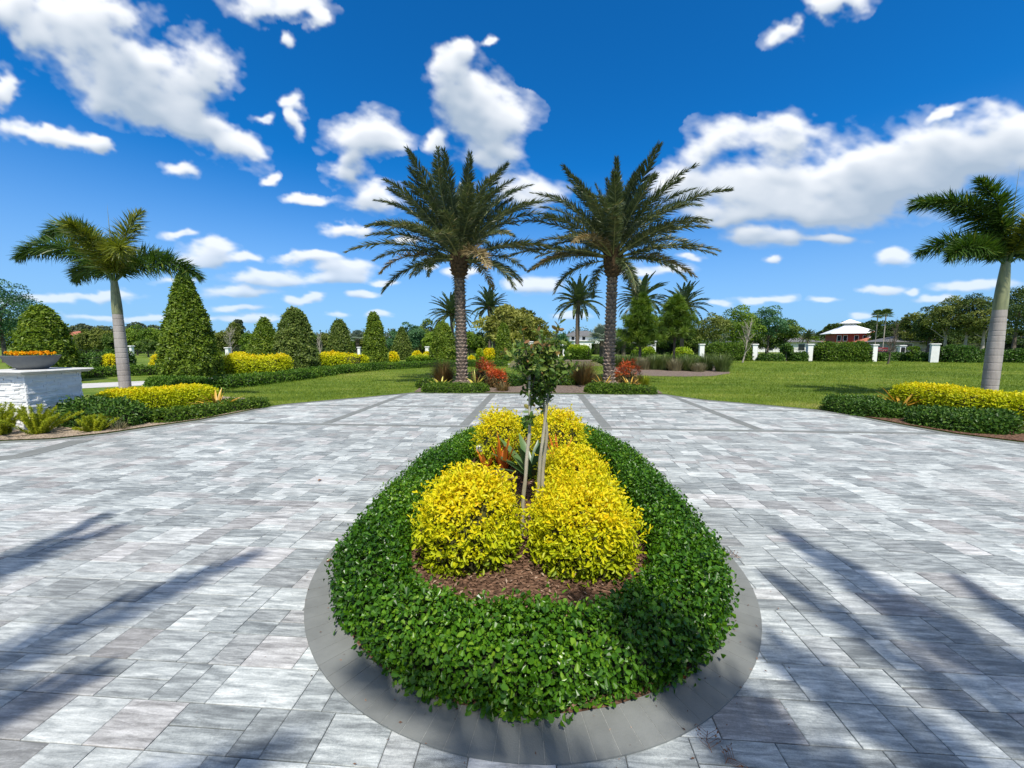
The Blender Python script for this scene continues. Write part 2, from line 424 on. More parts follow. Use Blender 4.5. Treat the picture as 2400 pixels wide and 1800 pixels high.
    M['fan'] = leaf_mat('fan_palm_leaf', [(0, (.025, .06, .012)), (.5, (.075, .13, .025)), (1, (.17, .2, .05))], .45, .2, .4, None, .2, .4)
    M['rachis'] = plain_mat('palm_midrib', (.30, .30, .12), (.16, .19, .07), .5, 6)
    M['rachis_green'] = plain_mat('green_midrib', (.10, .16, .04), (.06, .11, .03), .5, 6)
    M['orange'] = leaf_mat('orange_strap_leaf', [(0, (.30, .06, .012)), (.5, (.62, .17, .02)), (1, (.78, .34, .05))], .38, .3, .45, (1.1, .8, .4), .15, 6)
    M['gold_strap'] = leaf_mat('golden_strap_leaf', [(0, (.32, .17, .02)), (.5, (.62, .38, .05)), (1, (.80, .62, .18))], .4, .25, .45, (1.1, 1, .5), .15, 6)
    M['yellow_strap'] = leaf_mat('yellow_strap_leaf', [(0, (.30, .28, .03)), (.5, (.60, .52, .08)), (1, (.80, .72, .25))], .4, .25, .45, (1.1, 1.1, .5), .15, 6)
    M['agave'] = leaf_mat('broad_green_leaf', [(0, (.03, .075, .03)), (.5, (.06, .125, .05)), (1, (.14, .22, .06))], .35, .15, .5, None, .15, 4)
    M['red'] = leaf_mat('red_croton_leaf', [(0, (.16, .05, .014)), (.4, (.48, .075, .018)), (.8, (.68, .13, .025)), (1, (.72, .28, .04))], .4, .25, .45, (1.1, .8, .5), .2, 2)
    M['bronze'] = leaf_mat('bronze_grass_blade', [(0, (.075, .075, .022)), (.5, (.17, .125, .040)), (1, (.32, .17, .065))], .5, .25, .35, (1.1, .9, .5), .25, 1.5)
    M['ograss'] = leaf_mat('ornamental_grass_blade', [(0, (.05, .085, .022)), (.5, (.10, .15, .04)), (1, (.2, .23, .075))], .5, .25, .35, None, .25, 1.0)
    M['straw'] = leaf_mat('straw_grass_blade', [(0, (.14, .13, .07)), (.5, (.24, .22, .12)), (1, (.36, .33, .2))], .55, .25, .3, (1, 1, .7), .2, 1.0)
    M['fern'] = leaf_mat('foxtail_fern_plume', [(0, (.18, .22, .010)), (.5, (.34, .39, .018)), (1, (.52, .52, .03))], .48, .3, .35, None, .15, 3)
    M['myrtle'] = leaf_mat('myrtle_leaf', [(0, (0.0473, 0.1013, 0.0162)), (0.5, (0.1148, 0.1958, 0.0338)), (0.82, (0.2565, 0.297, 0.0675)), (1, (0.351, 0.1755, 0.081))], .4, .3, .35, None, .15, 6)
    M['flower'] = leaf_mat('marigold_petal', [(0, (.85, .34, .005)), (.5, (.92, .50, .008)), (1, (.92, .64, .012))], .55, .2, .25, (1, .9, .4), .1, 5)
    M['bark'] = plain_mat('palm_bark', (.40, .315, .245), (.055, .04, .03), .85, 14, .5, 60, .2, 5, .85)
    M['boot'] = plain_mat('palm_boot_fibre', (.17, .11, .06), (.05, .034, .022), .9, 12, .5, 50, .15, 5, .55)
    M['bark_tree'] = plain_mat('tree_bark', (.16, .13, .10), (.07, .055, .045), .9, 5, .5, 20, .15)
    M['bark_pale'] = plain_mat('pale_bark', (.42, .38, .32), (.24, .21, .17), .85, 7, .3, 30, .2)
    M['bark_myrtle'] = plain_mat('mottled_bark', (.46, .42, .32), (.25, .23, .165), .75, 9, .25, 50, .25, 6, 0, (1, 1, .35))
    M['fox_trunk'] = plain_mat('smooth_ringed_trunk', (.44, .41, .375), (.23, .205, .185), .75, 3.2, .3, 40, .25, 6, .5, (2.2, 2.2, .55))
    M['fox_shaft'] = plain_mat('green_crownshaft', (.27, .29, .145), (.12, .135, .075), .5, 3.5, .1, 20, .4, 5, 0, (2, 2, .5))
    M['white_stone'] = plain_mat('white_painted_stone', (.80, .80, .78), (.70, .70, .69), .75, 9, .25, 60, .25)
    M['white_wall'] = plain_mat('white_stucco', (.80, .80, .78), (.72, .72, .70), .8, 3, .15, 60, .2)
    M['cap_stone'] = plain_mat('pale_cap_stone', (.62, .62, .60), (.5, .5, .48), .7, 6, .1, 40, .3)
    M['bowl'] = plain_mat('charcoal_concrete', (.135, .145, .15), (.10, .108, .115), .6, 5, .08, 40, .35)
    M['soil'] = plain_mat('potting_soil', (.05, .035, .022), (.02, .014, .01), .95, 30, .6, 60)
    M['iron'] = plain_mat('black_iron', (.012, .012, .013), None, .45, 6, 0, None, .5)
    M['kerb'] = plain_mat('grey_border_paver', (.205, .215, .205), (.160, .168, .160), .8, 7, .25, 220, .25, 6, .38)
    M['joint'] = plain_mat('joint_sand', (.10, .098, .09), (.05, .05, .046), .95, 30)
    M['joint_light'] = plain_mat('pale_joint_sand', (.42, .43, .42), (.25, .26, .25), .95, 60)
    M['roof_red'] = plain_mat('clay_roof_tile', (.42, .15, .085), (.30, .10, .06), .8, 2.5, .3, 12)
    M['brick'] = plain_mat('red_brick_wall', (.30, .065, .045), (.22, .045, .035), .85, 3, .2, 12)
    M['roof_white'] = plain_mat('white_metal_roof', (.80, .81, .82), (.74, .75, .76), .45, 2, 0)
    M['roof_grey'] = plain_mat('grey_shingle_roof', (.16, .16, .16), (.11, .11, .11), .9, 3, .2, 12)
    M['wall_grey'] = plain_mat('grey_stucco', (.36, .35, .33), (.30, .29, .28), .85, 2)
    M['wall_tan'] = plain_mat('tan_stucco', (.42, .34, .25), (.36, .29, .21), .85, 2)
    M['glass'] = plain_mat('dark_window_glass', (.02, .025, .03), (.015, .018, .022), .08, 3, 0, None, .6)
    M['sign_red'] = plain_mat('red_sign_paint', (.42, .012, .022), (.36, .01, .018), .5, 3)
    M['sign_white'] = plain_mat('white_sign_paint', (.8, .8, .8), None, .5, 3)
    M['lamp_grey'] = plain_mat('grey_lamp_metal', (.45, .46, .47), (.36, .37, .38), .4, 8, 0, None, .5, 4, 0, None, .2)
    M['chip'] = leaf_mat('bark_chip', [(0, (.055, .028, .018)), (.5, (.15, .085, .055)), (.85, (.26, .165, .115)), (1, (.38, .28, .21))], .85, .02, .15, None, .2, 6)
    M['dead_leaf'] = leaf_mat('fallen_leaf', [(0, (.10, .04, .022)), (.5, (.20, .085, .04)), (1, (.34, .18, .09))], .7, .1, .2, None, .3, 20)
mats()

def paver_mat():
    m, t, b, o = base_mat('concrete_paver')
    at_ = t.n('ShaderNodeAttribute'); at_.attribute_name = 'shade'
    s = at_.outputs['Fac']
    geo = t.n('ShaderNodeNewGeometry')
    # every stone reads its own stretch of a streaky mix: shift the texture by the stone's number
    off = t.n('ShaderNodeCombineXYZ'); t.l(t.math('MULTIPLY', s, 37.0), off.inputs[0]); t.l(t.math('MULTIPLY', s, 91.0), off.inputs[1])
    p = t.vmath('ADD', geo.outputs['Position'], off.outputs[0])
    mp = t.n('ShaderNodeMapping'); mp.inputs['Scale'].default_value = (1.0, 7.5, 1); t.l(p, mp.inputs[0])
    st = t.noise(mp.outputs[0], 4.2, 7, .70, .5)
    gr = t.noise(geo.outputs['Position'], 260, 3, .7)
    wn = t.n('ShaderNodeTexWhiteNoise', noise_dimensions='1D'); t.l(s, wn.inputs['W'])
    wn2 = t.n('ShaderNodeTexWhiteNoise', noise_dimensions='1D'); t.l(t.math('ADD', s, 3.7), wn2.inputs['W'])
    f = t.math('ADD', t.math('MULTIPLY', wn.outputs['Value'], .52), t.math('MULTIPLY', t.math('SUBTRACT', st, .5), 2.25))
    f = t.math('ADD', f, .215)
    gr2 = t.noise(geo.outputs['Position'], 90, 4, .75)
    f = t.math('ADD', f, t.math('MULTIPLY', t.math('SUBTRACT', gr2, .5), .55))
    f = t.math('ADD', f, t.math('MULTIPLY', t.math('SUBTRACT', gr, .5), .45), clamp=True)
    cool = t.ramp(f, [(0, (.128, .142, .145)), (.3, (.225, .246, .247)), (.6, (.380, .408, .402)), (1, (.67, .695, .668))])
    warm = t.ramp(f, [(0, (.150, .148, .145)), (.3, (.250, .245, .240)), (.6, (.405, .400, .392)), (1, (.66, .655, .64))])
    c = t.mix(t.smooth(wn2.outputs['Value'], .6, 1.0), cool, warm)
    # broad soiling across the plaza
    big = t.noise(geo.outputs['Position'], .35, 3, .6)
    c = t.mix(t.math('MULTIPLY', t.smooth(big, .45, .75), .30), c, (.27, .265, .25, 1))
    drt = t.noise(geo.outputs['Position'], 1.9, 6, .7, .3)
    c = t.mix(t.math('MULTIPLY', t.smooth(drt, .52, .78), .32), c, (.20, .195, .185, 1))
    spk = t.noise(geo.outputs['Position'], 38, 2, .5)
    c = t.mix(t.math('MULTIPLY', t.smooth(spk, .70, .78), .35), c, (.12, .115, .11, 1))
    t.l(c, b.inputs['Base Color']); setp(b, Roughness=.72); b.inputs['Specular IOR Level'].default_value = .3
    bp = t.n('ShaderNodeBump'); bp.inputs['Strength'].default_value = .28; bp.inputs['Distance'].default_value = .004
    t.l(t.math('ADD', gr, t.math('MULTIPLY', st, 1.2)), bp.inputs['Height']); t.l(bp.outputs[0], b.inputs['Normal'])
    return m
M['paver'] = paver_mat()

def lawn_mat():
    m, t, b, o = base_mat('lawn_turf')
    geo = t.n('ShaderNodeNewGeometry'); P = geo.outputs['Position']
    mp = t.n('ShaderNodeMapping'); mp.inputs['Scale'].default_value = (.16, .55, 1); mp.inputs['Rotation'].default_value = (0, 0, R(8)); t.l(P, mp.inputs[0])
    band = t.noise(mp.outputs[0], 2.2, 5, .65, .5)
    mid = t.noise(P, 1.3, 5, .65)
    fine = t.noise(P, 28, 4, .7)
    f = t.math('ADD', t.math('MULTIPLY', band, .85), t.math('ADD', t.math('MULTIPLY', mid, .30), t.math('MULTIPLY', fine, .45)))
    f = t.smooth(f, .52, 1.12)
    c = t.ramp(f, [(0, (.062, .115, .010)), (.4, (.112, .175, .018)), (.75, (.185, .23, .038)), (1, (.30, .295, .09))])
    t.l(c, b.inputs['Base Color']); setp(b, Roughness=.8); b.inputs['Specular IOR Level'].default_value = .15
    bp = t.n('ShaderNodeBump'); bp.inputs['Strength'].default_value = .7; bp.inputs['Distance'].default_value = .05
    t.l(t.noise(P, 34, 4, .75), bp.inputs['Height']); t.l(bp.outputs[0], b.inputs['Normal'])
    return m
M['lawn'] = lawn_mat()
M['blade'] = leaf_mat('grass_blade', [(0, (.09, .15, .012)), (.45, (.18, .25, .024)), (.8, (.30, .335, .055)), (1, (.45, .42, .14))], .6, .3, .2, None, .35, .9)

def mulch_mat(name, c1, c2):
    m, t, b, o = base_mat(name)
    geo = t.n('ShaderNodeNewGeometry'); P = geo.outputs['Position']
    vo = t.n('ShaderNodeTexVoronoi'); vo.inputs['Scale'].default_value = 34; t.l(P, vo.inputs['Vector'])
    nz = t.noise(P, 3, 5, .6)
    sx = t.n('ShaderNodeSeparateXYZ'); t.l(vo.outputs['Color'], sx.inputs[0])
    f = t.math('ADD', t.math('MULTIPLY', sx.outputs[0], .7), t.math('MULTIPLY', nz, .35), clamp=True)
    t.l(t.ramp(f, [(0, c2), (.55, c1), (1, tuple(min(1, x * 1.7) for x in c1))]), b.inputs['Base Color']); setp(b, Roughness=.9); b.inputs['Specular IOR Level'].default_value = .15
    bp = t.n('ShaderNodeBump'); bp.inputs['Strength'].default_value = 1; bp.inputs['Distance'].default_value = .03
    t.l(vo.outputs['Distance'], bp.inputs['Height']); t.l(bp.outputs[0], b.inputs['Normal'])
    return m
M['mulch'] = mulch_mat('bark_mulch', (.15, .085, .055), (.05, .028, .018))
M['mulch_grey'] = mulch_mat('weathered_mulch', (.20, .155, .125), (.08, .058, .045))
M['mulch_tan'] = mulch_mat('pale_mulch', (.34, .27, .20), (.17, .13, .095))

# ------------------------------------------------------------------ the setting: ground, paving, beds
PLAZA = [(4.2, 12.78), (4.95, 11.62), (6.2, 10.72), (7.05, 10.05), (7.35, 9.3), (7.5, 8.2), (7.7, 7.45), (8.15, 6.9), (8.9, 6.4), (10.2, 6.05), (16, 5.9), (16, -9),
         (-16, -9), (-16, 5.55), (-9.3, 5.7), (-8.3, 5.95), (-7.85, 6.4), (-7.6, 7.0), (-7.25, 7.7), (-7.12, 8.5), (-7.02, 9.5), (-6.85, 9.95), (-6.2, 10.62), (-5.3, 11.48), (-4.2, 12.62)]

def inside(poly, x, y):
    poly = np.asarray(poly); x = np.asarray(x, float); y = np.asarray(y, float)
    c = np.zeros(x.shape, bool); n = len(poly); j = n - 1
    for i in range(n):
        xi, yi = poly[i]; xj, yj = poly[j]
        m = ((yi > y) != (yj > y)) & (x < (xj - xi) * (y - yi) / (yj - yi + 1e-12) + xi)
        c ^= m; j = i
    return c

RR, RW, RY0, RY1, RT = 1.58, .21, 2.93, 4.20, 1.53           # island: radius, border width, near arc centre, start of the taper, its stretch
def capsule(r, n=26):
    """egg shaped outline: round towards the viewer, tapering to the far end"""
    a = np.linspace(math.pi, 2 * math.pi, n); b = np.linspace(0, math.pi, n)
    return np.vstack((np.column_stack((r * np.cos(a), RY0 + r * np.sin(a))), np.column_stack((r * np.cos(b), RY1 + (r + RT) * np.sin(b)))))
def in_capsule(x, y, r):
    near = (x ** 2 + (y - RY0) ** 2) < r * r; far = ((x / r) ** 2 + ((y - RY1) / (r + RT)) ** 2) < 1
    return np.where(y < RY0, near, np.where(y < RY1, np.abs(x) < r, far))

def resample(pts, step, closed=False):
    pts = np.asarray(pts, float)
    if closed: pts = np.vstack((pts, pts[:1]))
    d = np.r_[0, np.cumsum(np.linalg.norm(np.diff(pts, axis=0), axis=1))]
    n = max(2, int(round(d[-1] / step)) + 1); s = np.linspace(0, d[-1], n)
    return np.column_stack([np.interp(s, d, pts[:, k]) for k in range(pts.shape[1])])

def sheet(name, poly, z, m, holes=(), kind='structure'):
    loops = [[Vector((x, y, 0)) for x, y in poly]] + [[Vector((x, y, 0)) for x, y in h] for h in holes]
    tris = tessellate_polygon(loops)
    P = np.array([(p.x, p.y, z) for l in loops for p in l])
    tris = [t if np.cross(P[t[1]][:2] - P[t[0]][:2], P[t[2]][:2] - P[t[0]][:2]) > 0 else (t[0], t[2], t[1]) for t in tris]
    return tag(mk(name, [(P, tris, 0, None)], [m]), kind=kind)

def build_ground():
    outer = [(-900, -300), (900, -300), (900, 1600), (-900, 1600)]
    sheet('lawn', outer, .015, M['lawn'], [PLAZA])
    # ---- pavers: every stone modelled, in courses of mixed lengths
    g = np.random.default_rng(5)
    Vs = []; Fs = []; Sh = []; off = 0
    tv, tf = bev_box(0, 0, 0, 1, 1, 1, 0); tf = np.array(tf)
    y = -5.0; rows = []
    while y < 13.0:
        d = g.choice((.14, .21, .21, .21, .28)); x = -13.0 + g.choice((0, .07, .14))
        while x < 13.0:
            w = g.choice((.14, .21, .28, .28, .35, .42))
            if d >= .2 and w >= .2 and g.random() < .24:
                h = d * .5; rows += [(x, y, w, h), (x, y + h, w, d - h)]
            elif d >= .2 and w >= .34 and g.random() < .3:
                rows += [(x, y, w * .5, d), (x + w * .5, y, w * .5, d)]
            else: rows.append((x, y, w, d))
            x += w
        y += d
    rows = np.array(rows); cxx = rows[:, 0] + rows[:, 2] / 2; cyy = rows[:, 1] + rows[:, 3] / 2
    k = inside(PLAZA, cxx, cyy) | inside(np.asarray(PLAZA) * (1.03, 1.02), cxx, cyy)
    k &= ~in_capsule(cxx, cyy, RR - .30)
    k &= (np.abs(cxx) < 9.6) | (cyy < 6.2)
    rows = rows[k]; n = len(rows); j = .0016; b = .0035
    zt = g.normal(0, .0007, n)
    V = np.empty((n, 12, 3)); x0 = rows[:, 0] + j; x1 = rows[:, 0] + rows[:, 2] - j; y0 = rows[:, 1] + j; y1 = rows[:, 1] + rows[:, 3] - j
    for i, (xa, ya) in enumerate(((x0, y0), (x1, y0), (x1, y1), (x0, y1))):
        sx = 1 if i in (0, 3) else -1; sy = 1 if i in (0, 1) else -1
        V[:, i] = np.column_stack((xa, ya, np.full(n, -.02)))
        V[:, 4 + i] = np.column_stack((xa, ya, zt - b * .8))
        V[:, 8 + i] = np.column_stack((xa + sx * b, ya + sy * b, zt))
    F = (np.array(bev_box(0, 0, 0, 1, 1, 1, 0)[1])[None] + (np.arange(n) * 12)[:, None, None]).reshape(-1, 4)
    base = np.array([(-16, -9, -.008), (16, -9, -.008), (16, 13.2, -.008), (-16, 13.2, -.008)])
    tag(mk('paving', [(V.reshape(-1, 3), F, 0, np.repeat(g.random(n), 12)), (base, [(0, 1, 2, 3)], 1, None)], [M['paver'], M['joint']]), kind='structure')

    # ---- grey bands set into the paving
    def strip_stones(line, w, step, z, gap=.003):
        pts = resample(line, step); P = []; F = []; S = []
        t = nrm(np.gradient(pts, axis=0)); nn = np.column_stack((-t[:, 1], t[:, 0]))
        for i in range(len(pts) - 1):
            a, c = pts[i] + t[i] * gap / 2, pts[i + 1] - t[i + 1] * gap / 2
            q = [a - nn[i] * w / 2, c - nn[i + 1] * w / 2, c + nn[i + 1] * w / 2, a + nn[i] * w / 2]
            o = len(P)
            P += [(p[0], p[1], z - .012) for p in q] + [(p[0], p[1], z) for p in q]
            F += [(o + 4, o + 5, o + 6, o + 7), (o, o + 1, o + 5, o + 4), (o + 1, o + 2, o + 6, o + 5), (o + 2, o + 3, o + 7, o + 6), (o + 3, o, o + 4, o + 7)]
            S += [g.random()] * 8
        return P, F, 0, np.array(S)
    bands = []
    for x in (-1.43, 1.43): bands.append(strip_stones([(x, 7.62), (x, 12.8)], .20, .22, .004))
    for s in (-1, 1): bands.append(strip_stones([(s * 4.34, 7.62), (s * 4.30, 12.7)], .20, .22, .004))
    bands.append(strip_stones([(-7.2, 7.5), (7.6, 7.5)], .13, .22, .0065))
    bands.append(strip_stones([(-6.7, 9.86), (7.1, 9.86)], .09, .22, .0065))
    bands.append(strip_stones([(-7.75, 5.95), (-7.55, 5.0), (-9.5, 3.6)], .34, .2, .004))
    e = np.array(PLAZA); edge = np.vstack((e[12:][1:], e[:11]))
    bands.append(strip_stones(edge * (.992, .996), .15, .16, .009))
    tag(mk('paving_bands', bands, [M['kerb']]), kind='structure')

    # ---- soldier course round the island
    P = []; F = []; S = []
    out = resample(capsule(RR, 60), .104, True); n = len(out)
    tg = np.roll(out[:-1], -1, 0) - np.roll(out[:-1], 1, 0); tg = nrm(np.vstack((tg, tg[:1]))); rad = np.column_stack((tg[:, 1], -tg[:, 0]))
    for i in range(n - 1):
        k2 = i + 1; w2 = .0011
        a = out[i] + tg[i] * w2; c = out[k2] - tg[k2] * w2; q = [a, c, c - rad[k2] * RW, a - rad[i] * RW]
        o = len(P)
        bz = .0072 + g.uniform(-.0005, .0005)
        P += [(p[0], p[1], -.01) for p in q] + [(p[0], p[1], bz) for p in q]
        F += [(o + 4, o + 5, o + 6, o + 7), (o, o + 1, o + 5, o + 4), (o + 1, o + 2, o + 6, o + 5), (o + 2, o + 3, o + 7, o + 6), (o + 3, o, o + 4, o + 7)]
        S += [g.random()] * 8
    ring = [(P, F, 0, np.array(S))]
    oi = out[:-1] * 1.0; ii = oi - rad[:-1] * (RW + .012); m_ = len(oi)
    VJ = np.vstack((np.column_stack((oi, np.full(m_, .0056))), np.column_stack((ii, np.full(m_, .0056)))))
    ring.append((VJ, [(i, (i + 1) % m_, m_ + (i + 1) % m_, m_ + i) for i in range(m_)], 1, None))
    tag(mk('island_kerb', ring, [M['kerb'], M['joint_light']]), kind='structure')

    # ---- beds
    def mound(name, poly, z, m, h=.0):
        return sheet(name, poly, z, m, kind='stuff')
    # bark mulch of the island: a bed with loose chips on it
    ip = [tuple(p) for p in capsule(RR - RW + .01)[:-1]]; tr = tessellate_polygon([[Vector((x, y, 0)) for x, y in ip]]); IP = np.array([(x, y, .011) for x, y in ip])
    tr = [q if np.cross(IP[q[1]][:2] - IP[q[0]][:2], IP[q[2]][:2] - IP[q[0]][:2]) > 0 else (q[0], q[2], q[1]) for q in tr]
    nc = 16000; cx_ = g.uniform(-1.4, 1.4, nc); cy_ = 1.5 + 5.4 * g.random(nc) ** 1.4; kk = in_capsule(cx_, cy_, RR - RW - .02); CP = np.column_stack((cx_, cy_, .014 + .016 * g.random(nc)))[kk]
    cv_, cf_, cs_ = leaves(CP, np.tile((0, 0, 1.), (len(CP), 1)), .034, .42, .12, (-.25, .45), DIAM, g, .35)
    tag(mk('mulch', [(IP, tr, 0, None), (cv_, cf_, 1, cs_)], [M['mulch'], M['chip']]), 'red brown bark mulch filling the paved island', None, None, 'stuff')
    tag(sheet('mulch', [(-4.15, 12.70), (4.15, 12.84), (4.4, 14.6), (3.9, 16.4), (1.5, 15.6), (-1.5, 15.4), (-3.6, 16.4), (-4.4, 14.4)], .030, M['mulch_grey']), 'brown mulch round the feet of the two date palms', None, None, 'stuff')
    tag(sheet('mulch', [(x - .02, y) for x, y in ((-7.02, 9.5), (-7.12, 8.5), (-7.25, 7.7), (-7.6, 7.0), (-7.85, 6.4), (-8.3, 5.95), (-9.3, 5.7), (-14, 5.58))] + [(-14, 9), (-11, 11.5), (-8.4, 10.8)], .030, M['mulch_tan']), 'pale sandy mulch round the stone pillar', None, None, 'stuff')
    tag(sheet('mulch', [(x + .02, y) for x, y in ((7.05, 10.05), (7.35, 9.3), (7.5, 8.2), (7.7, 7.45), (8.15, 6.9), (8.9, 6.4), (10.2, 6.05), (14, 5.94))] + [(14, 9), (11, 11.5), (8.2, 11.0)], .030, M['mulch']), 'dark mulch under the yellow hedge by the ringed palm', None, None, 'stuff')
    # weathered mulch bed with the ornamental grasses
    bx = [at(1440, 872), at(1475, 881), at(1530, 883), at(1600, 884), at(1670, 883), at(1712, 876), at(1700, 862), at(1650, 852), at(1520, 848), at(1400, 850)]
    tag(sheet('mulch', bx, .032, M['mulch_grey']), 'grey brown mulch under the ornamental grasses on the lawn', None, None, 'stuff')
    bx = [at(1190, 862), at(1300, 862), at(1420, 858), at(1420, 845), at(1320, 843), at(1200, 846)]
    tag(sheet('mulch', bx, .032, M['mulch_grey']), 'pale mulch strip in front of the lime hedge', None, None, 'stuff')
    # driveway on the left and a road beyond the fence
    c = resample([(-40, 3), (-24, 9.3), (-18.6, 13.0), (-15.2, 16.0), (-13.3, 19.3), (-12.6, 23), (-10.4, 27.4), (-6, 30.5), (4, 33)], 1.2)
    t = nrm(np.gradient(c, axis=0)); nn = np.column_stack((-t[:, 1], t[:, 0])); w = 1.25
    tag(sheet('driveway', [tuple(p) for p in c + nn * w] + [tuple(p) for p in (c - nn * w)[::-1]], .020, M['drive']), kind='structure')
    tag(sheet('road', [(8, 66), (70, 56), (70, 61), (8, 71)], .020, M['road']), kind='structure')

M['drive'] = plain_mat('pale_concrete_drive', (.52, .51, .49), (.42, .41, .40), .85, 1.5, .15, 60)
M['road'] = plain_mat('sandy_road', (.40, .37, .31), (.32, .29, .25), .9, 1.0)
build_ground()

def grass_blades():
    """short turf blades where the lawn comes near enough to show them"""
    g = np.random.default_rng(21)
    n = 260000
    d = 9.5 + 27 * g.random(n) ** 1.45; u = g.uniform(-.78, 1.36, n)
    x = CAM_X + d * (u * math.cos(YAW) - math.sin(YAW)); y = d * (u * math.sin(YAW) + math.cos(YAW))
    k = ~inside(np.asarray(PLAZA) * (1.002, 1.001), x, y)
    k &= ~inside([(-4.3, 12.5), (4.3, 12.7), (4.4, 14.6), (3.9, 16.4), (-3.6, 16.4), (-4.4, 14.4)], x, y)
    k &= ~inside([(-7.1, 9.6), (-7.1, 8.5), (-7.4, 5.7), (-14, 5.7), (-14, 9), (-11, 11.5), (-8.4, 10.8)], x, y)
    k &= ~inside([(7.2, 10.1), (7.5, 9.3), (7.9, 5), (14, 6.1), (14, 9), (11, 11.5), (8.6, 11.2)], x, y)
    k &= ~inside([at(1440, 872), at(1475, 881), at(1600, 884), at(1670, 883), at(1712, 876), at(1700, 862), at(1650, 852), at(1400, 850)], x, y)
    k &= x > -11.2
    x, y, d = x[k], y[k], d[k]; n = len(x)
    P = np.column_stack((x, y, np.full(n, .012)))
    L = .05 + .0022 * d
    V, F, S = leaves(P, np.tile((0, 0, 1.), (n, 1)), L[:, None], .16, 0, (.55, .95), TRI, g, .5, up=.2)
    # patches of worn, strawy turf
    z = Lumps(.8, 4)(P) * .5 + Lumps(2.1, 8)(P) * .3
    z = z + .55 * Lumps(1.0, 14)(P * np.array((.22, 1.1, 1)))
    S = np.clip(np.repeat(.42 + .72 * z + g.normal(0, .11, n), 3), 0, 1)
    tag(mk('grass', [(V, F, 0, S)], [M['blade']]), 'short mown green grass round the plaza', None, None, 'stuff')
grass_blades()

def litter():
    """crumbs of leaf and bark lying on the paving"""
    g = np.random.default_rng(33); n = 130
    a = g.uniform(math.pi * .95, math.pi * 2.05, n); r = 1.36 + np.abs(g.normal(0, .28, n)); x = r * np.cos(a); y = RY0 + r * np.sin(a)
    m = 150; x = np.r_[x, g.uniform(-7.5, 7.5, m)]; y = np.r_[y, 1.3 + 9 * g.random(m) ** 1.3]
    k = inside(np.asarray(PLAZA) * (.99, .99), x, y) & ~in_capsule(x, y, RR - RW); x, y = x[k], y[k]
    V, F, S = leaves(np.column_stack((x, y, np.full(len(x), .011))), np.tile((0, 0, 1.), (len(x), 1)), .013 * g.uniform(.4, 1.5, (len(x), 1)), .4, .1, (-.1, .3), DIAM, g, .15)
    tag(mk('leaf_litter', [(V, F, 0, S)], [M['chip']]), 'crumbs of leaf and bark scattered on the paving', None, None, 'stuff')
litter()

# ------------------------------------------------------------------ plant builders
def surf_bush(rx, ry, h, n, seed, flat=2.6, lump=.10, freq=4.0, zlow=.03, rag=.05, gaps=0):
    """points and normals on a clipped, lumpy mound standing on z=0"""
    g = np.random.default_rng(seed)
    D = nrm(g.normal(size=(n * 5, 3))); D[:, 2] = np.abs(D[:, 2]) - .06; D = nrm(D)
    e = flat
    r = (np.abs(D[:, 0]) ** e + np.abs(D[:, 1]) ** e + np.abs(np.maximum(D[:, 2], 0)) ** e) ** (-1 / e)
    w = np.minimum(r, 1.7) ** 2; k = g.random(len(D)) < w / w.max(); D = D[k][:n]; r = r[k][:n]
    P = D * r[:, None]
    N = nrm(np.sign(P) * np.abs(P) ** (e - 1) / np.array((rx, ry, h)) ** 1)
    lm = 1 + lump * Lumps(freq, seed + 1)(P) + lump * .5 * Lumps(freq * 2.6, seed + 2)(P)
    P = P * lm[:, None]
    zz = P[:, 2:3]; taper = 1 - .16 * np.clip(.35 - zz, 0, 1) / .35        # tucks in at the foot
    P = np.column_stack((P[:, :2] * taper, P[:, 2])) * np.array((rx, ry, h))
    P[:, 2] = np.maximum(P[:, 2], zlow)
    if gaps:                                   # thin spots where the inside shows
        k = (Lumps(gaps, seed + 3)(P) + .25 * (P[:, 2] / h - .6) + g.normal(0, .08, len(P))) > -.34; P, N = P[k], N[k]
    P += N * g.normal(0, rag, (len(P), 1)) * .35 - N * (g.random((len(P), 1)) ** 2) * rag * 1.4
    return P, N

def dome(rx, ry, h, flat=2.6, sc=.86, nu=20, nv=9):
    V = []
    for i in range(nv):
        a = i / (nv - 1) * math.pi / 2
        for j in range(nu):
            b = j / nu * 2 * math.pi
            d = np.array((math.cos(a) * math.cos(b), math.cos(a) * math.sin(b), math.sin(a)))
            r = (abs(d[0]) ** flat + abs(d[1]) ** flat + abs(d[2]) ** flat) ** (-1 / flat)
            V.append(d * r * np.array((rx, ry, h)) * sc)
    F = [(i * nu + j, i * nu + (j + 1) % nu, (i + 1) * nu + (j + 1) % nu, (i + 1) * nu + j) for i in range(nv - 1) for j in range(nu)]
    return np.array(V), F

